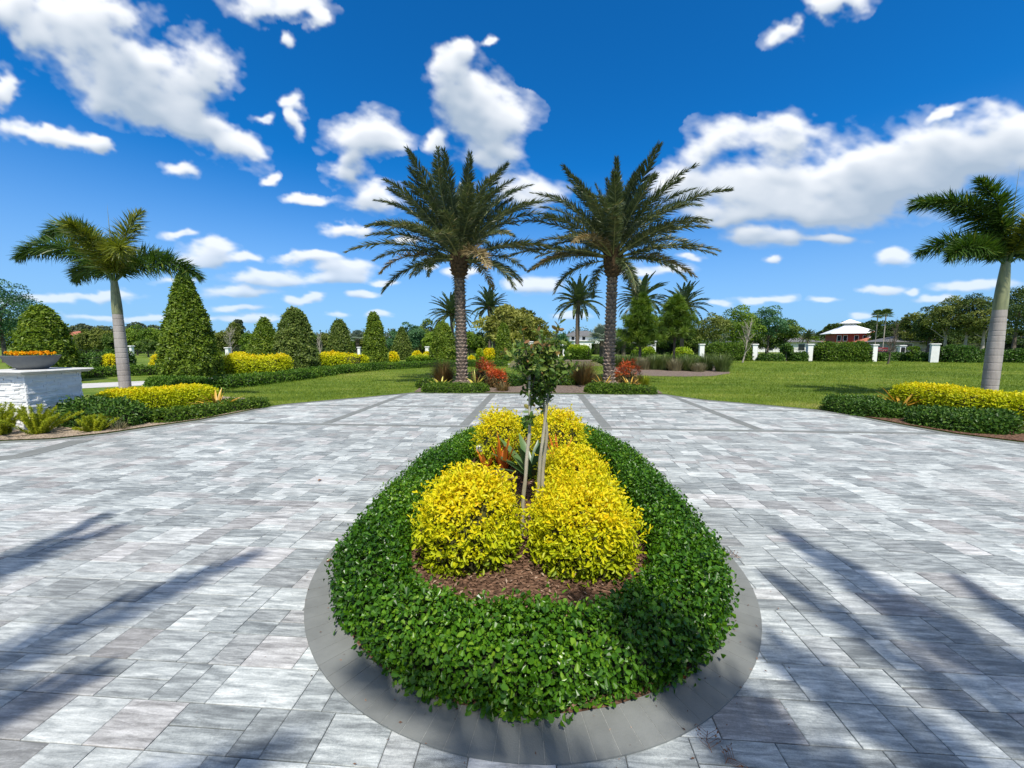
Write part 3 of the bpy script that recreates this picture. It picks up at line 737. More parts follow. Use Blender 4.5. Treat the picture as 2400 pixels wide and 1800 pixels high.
def bush(name, label, cat, loc, rx, ry, h, n, size, m, seed, core='core', group=None, flat=2.6, wid=.5, tmpl=OVAL, lump=.10, freq=4., lean=(.25, .95), rag=.05,
         low=None, rz=0.0, fold=.12, lo_frac=.45, shoots=0, gaps=0):
    P, N = surf_bush(rx, ry, h, n, seed, flat, lump, freq, .03, rag, gaps)
    g = np.random.default_rng(seed + 9)
    ms = [M[m], M[core]]; parts = []
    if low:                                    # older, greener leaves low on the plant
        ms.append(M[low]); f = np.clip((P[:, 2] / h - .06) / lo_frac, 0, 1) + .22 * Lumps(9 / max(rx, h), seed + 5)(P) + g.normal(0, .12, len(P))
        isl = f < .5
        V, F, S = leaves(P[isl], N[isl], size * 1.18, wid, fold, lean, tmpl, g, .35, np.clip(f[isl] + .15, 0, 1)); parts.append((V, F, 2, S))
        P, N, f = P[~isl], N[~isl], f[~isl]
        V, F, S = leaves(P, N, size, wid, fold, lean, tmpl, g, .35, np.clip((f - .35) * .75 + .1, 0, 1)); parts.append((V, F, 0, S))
    else:
        V, F, S = leaves(P, N, size, wid, fold, lean, tmpl, g); parts.append((V, F, 0, S))
    if shoots:                                 # unclipped shoots standing out of the outline
        k = g.choice(len(P), shoots); d = nrm(N[k] * .8 + g.normal(0, .35, (shoots, 3)) + np.array((0, 0, .35))); q = np.tile(np.linspace(.1, 1, 8), shoots)[:, None]; L = np.repeat(g.uniform(.03, .10, (shoots, 1)), 8, 0)
        V, F, S = leaves(np.repeat(P[k], 8, 0) + np.repeat(d, 8, 0) * L * q, np.repeat(d, 8, 0), size * .85, wid, fold, (.3, .85), tmpl, g, .5, np.full(shoots * 8, .6)); parts.append((V, F, 0, S))
    cv, cf = dome(rx, ry, h, flat, .80); parts.append((cv, cf, 1, None))
    o = mk(name, parts, ms); o.location = (loc[0], loc[1], 0); o.rotation_euler = (0, 0, rz)
    return tag(o, label, cat, group)

def surf_hedge(path, w, h, n, seed, flat=4.0, lump=.04, freq=3., rag=.05, closed=False, tuck=0.0):
    g = np.random.default_rng(seed)
    pts = resample(path, .08, closed); L = len(pts)
    t = nrm(np.gradient(pts, axis=0)); nn = np.column_stack((-t[:, 1], t[:, 0]))
    s = g.uniform(0, L - 1.001, n); i = s.astype(int); f = (s - i)[:, None]
    c = pts[i] * (1 - f) + pts[i + 1] * f; nx = nrm(nn[i] * (1 - f) + nn[i + 1] * f); tx = nrm(t[i] * (1 - f) + t[i + 1] * f)
    # even spread round the section
    a = np.linspace(-.06, math.pi + .06, 400); e = 2 / flat
    cs = np.sign(np.cos(a)) * np.abs(np.cos(a)) ** e * w / 2; sn = np.sign(np.sin(a)) * np.abs(np.sin(a)) ** e * h
    al = np.r_[0, np.cumsum(np.hypot(np.diff(cs), np.diff(sn)))]; q = g.uniform(0, al[-1], n); an = np.interp(q, al, a)
    x = np.sign(np.cos(an)) * np.abs(np.cos(an)) ** e; z = np.sign(np.sin(an)) * np.abs(np.sin(an)) ** e
    x = x * (1 - tuck * np.clip(1 - z / .5, 0, 1))
    end = np.ones(n); cap = np.zeros(n)
    if not closed:
        dist = np.minimum(s, L - 1 - s) * .08; k = np.clip(dist / (w * .45), 0, 1)
        end = (1 - (1 - k) ** 2.6) ** .5; cap = np.where(s < L / 2, -1, 1) * (1 - k) ** 2
    Nl = np.column_stack((np.sign(x) * np.abs(x) ** (flat - 1) / w * 2, np.abs(z) ** (flat - 1) / h))
    N = nrm(np.column_stack((nx * Nl[:, :1] + tx * cap[:, None] / w, Nl[:, 1])))
    P = np.column_stack((c + nx * (x * w / 2 * end)[:, None], np.maximum(z * h * (.35 + .65 * end), .03)))
    lm = lump * (Lumps(freq, seed + 1)(P) + .5 * Lumps(freq * 2.7, seed + 2)(P)) * 2.2
    P += N * lm[:, None] - N * (g.random((n, 1)) ** 2) * rag * 1.4 + N * g.normal(0, rag * .35, (n, 1))
    P[:, 2] = np.maximum(P[:, 2], .02)
    return P, N

def hedge_core(path, w, h, closed=False, sc=.84):
    pts = resample(path, .3, closed); L = len(pts)
    t = nrm(np.gradient(pts, axis=0)); nn = np.column_stack((-t[:, 1], t[:, 0]))
    if not closed: pts = np.vstack((pts[0] + t[0] * w * .25, pts[1:-1], pts[-1] - t[-1] * w * .25))
    a = np.linspace(0, math.pi, 9); e = .5
    x = np.sign(np.cos(a)) * np.abs(np.cos(a)) ** e * w / 2 * sc; z = np.abs(np.sin(a)) ** e * h * sc
    V = np.concatenate([np.column_stack((p + nn[i] * x[:, None], z)) for i, p in enumerate(pts)])
    F = [(i * 9 + j, i * 9 + j + 1, (i + 1) * 9 + j + 1, (i + 1) * 9 + j) for i in range(L - 1) for j in range(8)]
    if not closed: F += [(0, j, j + 1, j + 1) for j in range(0)]
    return V, F

def hedge(name, label, cat, path, w, h, n, size, m, seed, core='core', group=None, low=None, wid=.5, tmpl=OVAL, flat=4., lump=.04, freq=3., rag=.05, closed=False, lean=(.25, .95), fold=.12, lo_at=.6, tuck=0.0, core_sc=.84):
    path = [tuple(p) for p in path]; c = np.mean(np.array(path), 0); pl = np.array(path) - c
    P, N = surf_hedge(pl, w, h, n, seed, flat, lump, freq, rag, closed, tuck)
    g = np.random.default_rng(seed + 9); ms = [M[m], M[core]]; parts = []
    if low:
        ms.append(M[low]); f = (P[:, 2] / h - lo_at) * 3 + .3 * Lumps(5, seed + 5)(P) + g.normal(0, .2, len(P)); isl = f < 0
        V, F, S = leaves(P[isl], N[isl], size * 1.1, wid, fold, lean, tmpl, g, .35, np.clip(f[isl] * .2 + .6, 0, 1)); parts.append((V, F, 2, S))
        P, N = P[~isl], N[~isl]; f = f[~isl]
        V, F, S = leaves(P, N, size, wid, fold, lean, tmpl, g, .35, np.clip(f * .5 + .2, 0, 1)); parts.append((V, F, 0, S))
    else:
        pz = np.clip(.5 + .55 * Lumps(3.2, seed + 4)(P) + g.normal(0, .26, len(P)), 0, 1) if len(P) > 20000 else None
        V, F, S = leaves(P, N, size * g.choice((.65, .85, 1, 1.1), (len(P), 1)), wid, fold, lean, tmpl, g, .35, pz); parts.append((V, F, 0, S))
    cv, cf = hedge_core(pl, w, h, closed, core_sc); parts.append((cv, cf, 1, None))
    o = mk(name, parts, ms); o.location = (c[0], c[1], 0)
    return tag(o, label, cat, group)

def straps(n, length, width, elev, seed, bend=.7, segs=4, keel=.15):
    """rosette of strap leaves: (V, F, shade)"""
    g = np.random.default_rng(seed); Vs = []; Fs = []; Ss = []; off = 0
    for i in range(n):
        az = i * 2.39996 + g.normal(0, .25); e = g.uniform(*elev); L = length * g.uniform(.7, 1.1); b = bend * g.uniform(.4, 1.3)
        p = np.array((math.cos(az), math.sin(az), 0)) * .03; d = np.array((math.cos(az), math.sin(az), 0)); s = np.array((-d[1], d[0], 0)); row = []
        for k in range(segs + 1):
            q = k / segs; w = width * (math.sin(math.pi * min(.96, .22 + .74 * q)) ** .8) * .5
            if k == segs: w = width * .05
            ang = e - b * q * q; up = np.array((0, 0, 1.))
            lift = (d * -math.sin(ang) + up * math.cos(ang)) * w * keel * 2
            row += [p - s * w + lift, p, p + s * w + lift]
            p = p + (d * math.cos(ang) + up * math.sin(ang)) * L / segs
        Vs += row
        for k in range(segs):
            a = off + k * 3
            Fs += [(a, a + 1, a + 4, a + 3), (a + 1, a + 2, a + 5, a + 4)]
        sh = g.random(); Ss += list(np.clip(sh * .5 + np.repeat(np.linspace(0, .5, segs + 1), 3), 0, 1)); off += len(row)
    return np.array(Vs), Fs, np.array(Ss)

def rosette(name, label, cat, loc, n, length, width, elev, m, seed, bend=.7, group=None, z=0.0, rz=0.0):
    V, F, S = straps(n, length, width, elev, seed, bend)
    o = mk(name, [(V, F, 0, S)], [M[m]], None, True); o.location = (loc[0], loc[1], z); o.rotation_euler = (0, 0, rz)
    return tag(o, label, cat, group)

def tuft(name, label, cat, loc, n, length, width, spread, m, seed, group=None, r0=.1, droop=.6):
    """clump of grass blades"""
    g = np.random.default_rng(seed); segs = 3
    az = g.uniform(0, 2 * math.pi, n); e = math.pi / 2 - np.abs(g.normal(0, spread, n)); L = length * (.32 + .82 * g.random(n) ** .8) * np.cos(np.clip((math.pi / 2 - e) * .75, 0, 1.3))
    d = np.column_stack((np.cos(az), np.sin(az), np.zeros(n))); s = np.column_stack((-d[:, 1], d[:, 0], np.zeros(n)))
    p = d * (r0 * g.random(n) ** .5)[:, None]; rows = []
    for k in range(segs + 1):
        q = k / segs; w = width * (1 - .85 * q) * .5
        rows += [p - s * w, p + s * w]
        ang = np.maximum(e - droop * q * g.uniform(.6, 1.4, n), -.6)
        p = p + (d * np.cos(ang)[:, None] + np.array((0, 0, 1.)) * np.sin(ang)[:, None]) * (L / segs)[:, None]
    V = np.stack(rows, 1); k = V.shape[1]
    F = np.array([(0, 1, 3, 2), (2, 3, 5, 4), (4, 5, 7, 6)])[None] + (np.arange(n) * k)[:, None, None]
    sh = np.clip(g.random(n)[:, None] * .6 + np.repeat(np.linspace(0, .4, segs + 1), 2)[None], 0, 1)
    o = mk(name, [(V.reshape(-1, 3), F.reshape(-1, 4), 0, sh.ravel())], [M[m]]); o.location = (loc[0], loc[1], 0)
    return tag(o, label, cat, group)

# ------------------------------------------------------------------ trees and palms
def frond_mesh(name, L, e0, bend, n, ll, lw, m_leaf, seed, mode='date', rach=.028, petiole=.12, dry=0.0, power=1.4, twist=0.0):
    """one palm frond growing from the origin along +X: an arching midrib with separate leaflets"""
    g = np.random.default_rng(seed)
    K = 26; s = np.linspace(0, 1, K); ang = e0 - bend * s ** power
    dx = np.cos(ang); dz = np.sin(ang); pts = np.zeros((K, 3))
    pts[1:, 0] = np.cumsum((dx[1:] + dx[:-1]) / 2) * L / (K - 1); pts[1:, 2] = np.cumsum((dz[1:] + dz[:-1]) / 2) * L / (K - 1)
    pts[:, 1] = twist * s ** 2 * L
    parts = []
    V, F4, F3 = tube(pts[::2], np.linspace(rach, rach * .18, len(pts[::2])), 5); parts.append((V, F4, 1, None))
    q = np.sort(g.uniform(petiole, .995, n))
    side = np.where(np.arange(n) % 2 == 0, 1.0, -1.0)
    P = np.column_stack([np.interp(q, s, pts[:, k]) for k in range(3)])
    T = nrm(np.column_stack((np.interp(q, s, dx), np.zeros(n), np.interp(q, s, dz)))); Y = np.tile((0, 1., 0), (n, 1)); U = np.cross(T, Y)
    if U[0, 2] < 0: U = -U
    prof = np.clip(np.sin(math.pi * np.clip(.12 + .80 * (q - petiole) / (1 - petiole), 0, 1)) ** .7, .2, 1)
    fa = np.interp(q, [petiole, .5, 1], [1.15, .85, .42]) + g.normal(0, .10, n)          # angle off the midrib
    if mode == 'date':
        ph = g.choice((.25, .75, -.15), n) + g.normal(0, .14, n)                          # set in several ranks
        out = Y * side[:, None] * np.cos(ph)[:, None] + U * np.sin(ph)[:, None]
    else:
        ph = g.uniform(0, 2 * math.pi, n); out = Y * np.cos(ph)[:, None] + U * np.sin(ph)[:, None]
        fa = np.interp(q, [petiole, .6, 1], [1.15, .95, .5]) + g.normal(0, .16, n)
    D = nrm(T * np.cos(fa)[:, None] + out * np.sin(fa)[:, None])
    ln = ll * prof * g.uniform(.8, 1.15, n)
    W = nrm(np.cross(D, nrm(U + .5 * g.normal(size=(n, 3))))) * (lw * (.6 + .4 * prof))[:, None] * .5
    sag = np.array((0, 0, -1.)) * (ln * (.10 if mode == 'date' else .13))[:, None] * g.uniform(.3, 1.6, (n, 1))
    mid = P + D * (ln * .5)[:, None] + sag * .3; tip = P + D * ln[:, None] + sag
    V = np.stack((P - W * .45, P + W * .45, mid + W, mid - W, tip + W * .06, tip - W * .06), 1)
    F = np.array([(0, 1, 2, 3), (3, 2, 4, 5)])[None] + (np.arange(n) * 6)[:, None, None]
    sh = np.clip(g.random(n) * .45 + .12 + dry * (q ** 2) * 1.1 + (g.random(n) < .05 + dry * .3) * .4, 0, 1)
    parts.append((V.reshape(-1, 3), F.reshape(-1, 4), 0, np.repeat(sh, 6)))
    me_o = mk(name, parts, [M[m_leaf], M['rachis'] if mode == 'date' else M['rachis_green']])
    me = me_o.data; bpy.data.objects.remove(me_o)
    return me

def palm_trunk(h, r0, r1, bulge, seed, lean=(0, 0), pitch=.135, around=8):
    """diamond leaf scars wound round a column; a shaggy pineapple of old boots below the crown"""
    NA, NZ = 96, int(h / .0125)
    z = np.linspace(0, h, NZ)[:, None]; a = np.linspace(0, 2 * math.pi, NA, endpoint=False)[None]
    g = np.random.default_rng(seed)
    f = z / h
    r = r0 + (r1 - r0) * f + .10 * np.exp(-z / .16)
    top = np.clip((z - (h - bulge)) / .25, 0, 1); top = top * top * (3 - 2 * top)
    r = r + top * (.075 + .035 * np.sin(np.clip((z - (h - bulge)) / bulge, 0, 1) * math.pi))
    row = z / pitch
    def cell(shift):
        rr = np.floor(row - shift); fz = row - shift - rr
        fa = a / (2 * math.pi) * around + .5 * (rr % 2) + .10 * np.sin(rr * 1.7); ia = np.floor(fa); fa = fa - ia
        jit = np.sin(rr * 12.9898 + (ia % around) * 78.233) * 43758.5453; jit = jit - np.floor(jit)
        lens = np.clip(1 - ((fa - .5) * 2.05) ** 2, 0, 1)
        lip = .30 + .60 * lens ** .7
        k = np.where(fz < lip, np.clip(fz / lip, 0, 1) ** 1.4, np.clip(1 - (fz - lip) / .09, 0, 1))
        return lens ** .6 * k * (.7 + .5 * jit), jit
    d1, j1 = cell(0.0)
    amp = .062 + .03 * top
    R_ = r + amp * d1 + g.normal(0, .003, r.shape) - .028
    V = np.stack((R_ * np.cos(a) + lean[0] * f ** 1.5, R_ * np.sin(a) + lean[1] * f ** 1.5, z + 0 * a), -1).reshape(-1, 3)
    i = np.arange(NZ - 1)[:, None] * NA; j = np.arange(NA)[None]; j2 = (j + 1) % NA
    F = np.stack((i + j, i + j2, i + NA + j2, i + NA + j), -1).reshape(-1, 4)
    sh = np.clip(d1 * .75 + j1 * .3, 0, 1)
    zf = np.repeat((z[:-1] + 0 * a).ravel(), 1)
    up = zf > h - bulge
    return [(V, F[~up], 0, sh.ravel(), True), (V, F[up], 1, sh.ravel(), True)]

DATE_SETS = {}
def date_fronds():
    if DATE_SETS: return DATE_SETS
    # (elevation at the foot, arch, length, count of variants, dry share, leaf material)
    spec = [('top', 84, 12, 3.0, 3, 0, 'date'), ('high', 71, 22, 3.45, 4, 0, 'date'), ('mid', 54, 34, 3.8, 4, .05, 'date'),
            ('low', 36, 40, 4.0, 4, .12, 'date'), ('flat', 19, 30, 3.95, 3, .3, 'date'), ('hang', -6, 48, 3.0, 3, .15, 'date'), ('dry', 14, 40, 3.8, 2, .5, 'date_dry')]
    k = 0
    for (nm, e, b, L, n, dry, mm) in spec:
        DATE_SETS[nm] = []
        for i in range(n):
            k += 1
            DATE_SETS[nm].append(frond_mesh('frond', L * (1 + .05 * (i - 1)), R(e + 4 * (i - 1)), R(b + 8 + 6 * (i % 2)), 370, .46, .035, mm, 100 + k, 'date', .034, .13, dry, 1.5, .05 * (i - 1)))
    return DATE_SETS

def date_palm(label, loc, h, seed, lean=(0, 0), group=None, sc=1.0, counts=None):
    g = np.random.default_rng(seed)
    root = empty('date_palm', (loc[0], loc[1], 0), 0, sc); tag(root, label, 'palm tree', group)
    mk('trunk', palm_trunk(h, .228, .195, .85, seed, lean), [M['bark'], M['boot']], root)
    S = date_fronds(); a = g.uniform(0, 6.28)
    for nm, c in (counts or (('top', 6), ('high', 13), ('mid', 15), ('low', 15), ('flat', 14), ('hang', 5), ('dry', 3))):
        for i in range(c):
            a += 2.39996
            o = link('frond', S[nm][g.integers(len(S[nm]))], root)
            rr = {'top': .04, 'high': .08, 'mid': .12, 'low': .17}.get(nm, .2); zz = {'top': .28, 'high': .22, 'mid': .12, 'low': .02, 'flat': -.08, 'hang': -.18, 'dry': -.12}[nm]
            o.location = (lean[0] + rr * math.cos(a), lean[1] + rr * math.sin(a), h + zz)
            k = g.uniform(.78, 1.0); o.scale = (k, k, k)
            o.rotation_euler = (g.normal(0, .22), g.normal(0, .07), a + g.normal(0, .1))
    # old boots standing up below the fronds
    V = []; F = []; off = 0
    for i in range(46):
        az = i * 2.39996; z0 = h - .62 + .62 * i / 46; r = .27; L = g.uniform(.22, .4)
        d = np.array((math.cos(az), math.sin(az), 0)); s = np.array((-d[1], d[0], 0)); b = d * r + np.array((lean[0], lean[1], z0)); w = .075
        tp = b + d * L * .35 + np.array((0, 0, L))
        V += [b - s * w, b + s * w, tp + s * w * .5, tp - s * w * .5, b - s * w * .8 - d * .05, b + s * w * .8 - d * .05, tp + s * w * .3 - d * .03, tp - s * w * .3 - d * .03]
        F += [(off, off + 1, off + 2, off + 3), (off + 3, off + 2, off + 6, off + 7), (off, off + 3, off + 7, off + 4), (off + 1, off + 5, off + 6, off + 2), (off + 4, off + 7, off + 6, off + 5)]; off += 8
    mk('leaf_boots', [(np.array(V), F, 0, g.random(len(V)))], [M['boot']], root)
    return root

def far_palm(label, u, dist, vcen, rad_px, seed, vbase=None, group=None, kind='date'):
    """smaller palms across the lawn: trunk + one crown mesh"""
    g = np.random.default_rng(seed); x, y = atd(u, dist); h = hz(vcen, dist); rad = rad_px / FPX * dist
    root = empty('date_palm' if kind == 'date' else 'fan_palm', (x, y, 0)); tag(root, label, 'palm tree', group)
    parts = []
    if kind == 'date':
        NF = 60
        for i in range(NF):
            az = i * 2.39996 + g.normal(0, .2); q = i / NF; e0 = R(84 - 100 * q) + g.normal(0, .08); b = R(28 + 30 * q)
            L = rad * g.uniform(.95, 1.2); K = 9; s = np.linspace(0, 1, K); an = e0 - b * s ** 1.4
            hx = np.r_[0, np.cumsum(np.cos(an[1:]) * L / (K - 1))]; hzz = np.r_[0, np.cumsum(np.sin(an[1:]) * L / (K - 1))]
            n = 80; qq = np.sort(g.uniform(.14, 1, n)); px = np.interp(qq, s, hx); pz = np.interp(qq, s, hzz); a2 = np.interp(qq, s, an)
            d = np.array((math.cos(az), math.sin(az), 0)); sd = np.array((-d[1], d[0], 0)); up = np.array((0, 0, 1.))
            P = d * px[:, None] + up * pz[:, None]; T = d * np.cos(a2)[:, None] + up * np.sin(a2)[:, None]; U = -d * np.sin(a2)[:, None] + up * np.cos(a2)[:, None]
            side = np.where(np.arange(n) % 2 == 0, 1, -1)[:, None]; fa = np.interp(qq, [.14, 1], [1.0, .4])[:, None]
            D = nrm(T * np.cos(fa) + (sd * side * .85 + U * .5) * np.sin(fa)); ln = (.17 * rad * np.clip(np.sin(math.pi * (.15 + .75 * qq)), .3, 1))[:, None]
            W = nrm(np.cross(D, U)) * .022 * rad
            V = np.stack((P, P + D * ln * .5 + W, P + D * ln - up * ln * .12, P + D * ln * .5 - W), 1)
            sh = np.clip(.15 + .35 * g.random(n) + (.55 * q ** 2.2) * g.uniform(.3, 1.1), 0, 1)
            parts.append((V.reshape(-1, 3), (np.array([(0, 1, 2, 3)])[None] + (np.arange(n) * 4)[:, None, None]).reshape(-1, 4), 0, np.repeat(sh, 4)))
            parts.append((tube(np.column_stack((d[0] * hx, d[1] * hx, hzz)), np.linspace(.012, .003, K) * rad, 4)[0], tube(np.column_stack((d[0] * hx, d[1] * hx, hzz)), .01, 4)[1], 0, .75))
        mat_ = M['date_far']; tr = .075 * rad
    else:
        fan_crown(parts, g, rad, 30, kind)
        mat_ = M['silver'] if kind == 'silver' else M['fan']; tr = .05 * rad if kind != 'silver' else .14 * rad
    c = mk('crown', parts, [mat_], root); c.location = (0, 0, h)
    z = np.linspace(0, h + .04 * rad, 40); ring = tr * (1 + .12 * (np.arange(40) % 2)); ring[-8:] *= np.linspace(1, 1.5, 8); ring[:3] *= (1.35, 1.2, 1.08)
    mk('trunk', tubeparts(np.column_stack((z * 0, z * 0, z)), ring, 0, 12, .22), [M['bark' if kind == 'date' else 'bark_pale' if kind == 'fan' else 'bark_tree']], root)
    return root

def fan_crown(parts, g, rad, nf, kind):
    for i in range(nf):
        az = i * 2.39996; q = i / nf; e = R(82 - (110 if kind == 'fan' else 84) * q) + g.normal(0, .1); d = np.array((math.cos(az), math.sin(az), 0)); up = np.array((0, 0, 1.))
        ax = d * math.cos(e) + up * math.sin(e); sd = np.array((-d[1], d[0], 0)); nn = np.cross(ax, sd)
        pl = rad * g.uniform(.42, .58); hub = ax * pl; R_ = rad * g.uniform(.42, .55)
        th = np.linspace(-2.0, 2.0, 23) + g.normal(0, .03, 23)
        D = ax * np.cos(th)[:, None] + sd * np.sin(th)[:, None]; tip = hub + D * (R_ * (1 - .12 * np.abs(th)))[:, None] - up * R_ * g.uniform(.08, .3)
        W = nrm(np.cross(D, nn)) * R_ * .052; mid = hub + D * R_ * .55 + nn * R_ * .04
        V = np.stack((np.repeat(hub[None], 23, 0), mid + W, tip, mid - W), 1)
        sh = np.clip(.25 + .5 * g.random(23), 0, 1)
        parts.append((V.reshape(-1, 3), (np.array([(0, 1, 2, 3)])[None] + (np.arange(23) * 4)[:, None, None]).reshape(-1, 4), 0, np.repeat(sh, 4)))
        parts.append((tube(np.stack((ax * 0, hub)), rad * .012, 4)[0], tube(np.stack((ax * 0, hub)), rad * .012, 4)[1], 0, .6))

def foxtail(label, loc, h_ring, h_top, r, fr, seed, spear, group=None):
    """foxtail palm: swollen ringed trunk, green crownshaft, bottle brush fronds"""
    g = np.random.default_rng(seed); root = empty('foxtail_palm', (loc[0], loc[1], 0)); tag(root, label, 'palm tree', group)
    lean = .0
    z = np.linspace(-.02, h_ring, 260); f = z / h_ring
    rad = r * (1.0 + .10 * np.sin(np.clip(f, 0, 1) * math.pi * .9) - .14 * f ** 2) + .04 * np.exp(-z / .12)
    rg_z = np.cumsum(g.uniform(.13, .24, 30)); rg_z = rg_z[rg_z < h_ring]
    groove = np.zeros_like(z); 
    for q in rg_z: groove += np.exp(-((z - q) / .011) ** 2)
    ringsh = np.clip(.55 - .5 * np.clip(groove, 0, 1) + .15 * np.sin(z * 5), 0, 1)
    low = np.clip(1 - z / .7, 0, 1) * .25
    pts = np.column_stack((lean * f ** 2, 0 * z, z)); V, F4, F3 = tube(pts, rad - .006 * groove, 28)
    mk('trunk', [(V, F4, 0, np.r_[np.repeat(np.clip(ringsh - low, 0, 1), 28), .5, .5]), (V, F3, 0, .5)], [M['fox_trunk']], root, True)
    z2 = np.linspace(h_ring, h_top, 40); q = (z2 - h_ring) / (h_top - h_ring); r2 = rad[-1] * (1.02 + .16 * np.sin(q * math.pi * .55) * (1 - q) - .42 * q ** 1.3)
    mk('crownshaft', tubeparts(np.column_stack((lean + lean * 1.2 * q, 0 * z2, z2)), r2, 0, 24), [M['fox_shaft']], root, True)
    for i, (az, el, bend, L, mm) in enumerate(fr):
        me = frond_mesh('frond', L, R(el), R(bend), int(760 * L / 2.4), .48, .027, mm, seed * 31 + i, 'fox', .026, .10, 0, 1.25)
        o = link('frond', me, root); o.location = (lean * 2.2 + .05 * math.cos(R(az)), .05 * math.sin(R(az)), h_top - .06); o.rotation_euler = (0, 0, R(az))
    sp = np.linspace(0, 1, 8); mk('spear_leaf', tubeparts(np.column_stack((lean * 2.2 + .03 * sp, 0 * sp, h_top + sp * spear)), .022 * (1.02 - sp), 0, 6), [M['rachis']], root)
    return root

def branch_tree(parts, g, base, h, r, n=7, spread=.5, mi=0, gnarly=.1, fork=.35, tip=.15):
    """tapered trunk with limbs"""
    k = 7; t = np.linspace(0, 1, k); p = np.column_stack((g.normal(0, gnarly * .3, k).cumsum() * h * .06, g.normal(0, gnarly * .3, k).cumsum() * h * .06, t * h)); p[0, :2] = 0
    p += np.array(base); parts += tubeparts(p, r * (1 - .75 * t) * (1 + .35 * np.exp(-t * 12)), mi, 8)
    for i in range(n):
        q = g.uniform(fork, .9); j = q * (k - 1); a = int(j); o = p[a] + (p[min(a + 1, k - 1)] - p[a]) * (j - a)
        az = i * 2.4 + g.normal(0, .3); L = h * spread * g.uniform(.6, 1.1) * (1.1 - q * .5); e = R(g.uniform(25, 65))
        d = np.array((math.cos(az) * math.cos(e), math.sin(az) * math.cos(e), math.sin(e)))
        s = np.linspace(0, 1, 5)[:, None]; pt = o + d * L * s + np.array((0, 0, .15 * L)) * s ** 2 + g.normal(0, .03 * L, (5, 3)) * s
        parts += tubeparts(pt, r * .42 * (1 - q * .4) * (1 - tip * 5 * .17 * s[:, 0]), mi, 5)
    return p

def crown_pts(rx, ry, rz_, n, ncl, g, cl=.34, hollow=.55, squash=.75, bottom=-.75):
    C = g.normal(size=(ncl * 2, 3)); C = nrm(C) * (hollow + (1 - hollow) * g.random((ncl * 2, 1))) ; C = C[C[:, 2] > bottom][:ncl]
    cs = cl * g.uniform(.6, 1.3, len(C)); w = cs ** 2; idx = g.choice(len(C), n, p=w / w.sum())
    D = nrm(g.normal(size=(n, 3))); D[:, 2] = np.where(D[:, 2] < -.3, -D[:, 2], D[:, 2])
    rad = g.uniform(.55, 1.0, (n, 1)) ** .6
    P = C[idx] * (1 - cl * .6) + D * rad * cs[idx][:, None] * np.array((1, 1, squash))
    N = nrm(D + .4 * nrm(C[idx]))
    return P * np.array((rx, ry, rz_)), N, idx / len(C)

def tree(name, label, cat, u, dist, vtop, vbot, wpx, m, seed, n=4200, leaf=None, bark='bark_tree', ncl=42, cl=.34, group='background trees', trunk_r=None, xy=None, hollow=.55, rag=.3, tm=DIAM, depth=1.0, squash=.75, shape=None):
    g = np.random.default_rng(seed); x, y = xy or atd(u, dist); top = hz(vtop, dist); bot = max(hz(vbot, dist), .05); w = wpx / FPX * dist / 2
    root = empty(name, (x, y, 0)); tag(root, label, cat, group)
    zc = (top + bot) / 2; rz_ = (top - bot) / 2
    P, N, ci = crown_pts(w, w * depth, rz_, n, ncl, g, cl, hollow, squash)
    if shape: P = shape(P, w, rz_)
    leaf = leaf or max(.10, .0042 * dist)
    sh = np.clip(.5 + .3 * np.sin(ci * 91.7) + g.normal(0, .2, n), 0, 1)
    V, F, S = leaves(P, N, leaf, .62, .1, (.0, .8), tm, g, rag, sh)
    c = mk('crown', [(V, F, 0, S)], [M[m]], root); c.location = (0, 0, zc)
    parts = []; branch_tree(parts, g, (0, 0, 0), zc + rz_ * .35, trunk_r or max(.08, (top) * .022), 8, .42)
    mk('trunk', parts, [M[bark]], root)
    return root

def bare_tree(label, u, dist, vtop, h0, seed, spread=.28, group=None, bark='bark_pale', lean=0):
    g = np.random.default_rng(seed); x, y = atd(u, dist); h = hz(vtop, dist); root = empty('bare_tree', (x, y, 0)); tag(root, label, 'tree', group)
    tr = []; t = np.linspace(0, 1, 9); p = np.column_stack((lean * t + .04 * np.sin(t * 7), .03 * np.cos(t * 5), t * h * .8)); tr += tubeparts(p, .07 * (1 - .8 * t), 0, 7)
    mk('trunk', tr, [M[bark]], root); br = []
    for i in range(26):
        q = g.uniform(.22, .98); o = np.array([np.interp(q, t, p[:, k]) for k in range(3)]); az = i * 2.4; L = h * spread * g.uniform(.6, 1.2) * (1.25 - q * .6); e = R(g.uniform(48, 78))
        d = np.array((math.cos(az) * math.cos(e), math.sin(az) * math.cos(e), math.sin(e))); s = np.linspace(0, 1, 5)[:, None]
        pt = o + d * L * s + g.normal(0, .03 * L, (5, 3)) * s; br += tubeparts(pt, .028 * (1.02 - .8 * s[:, 0]) * (1 - .4 * q), 0, 4)
        for k in range(3):
            o2 = pt[1 + k]; d2 = nrm(d + g.normal(0, .4, 3)); L2 = L * .45; pt2 = o2 + d2 * L2 * s; br += tubeparts(pt2, .013 * (1.02 - .7 * s[:, 0]), 0, 3)
    mk('crown', br, [M[bark]], root)
    return root

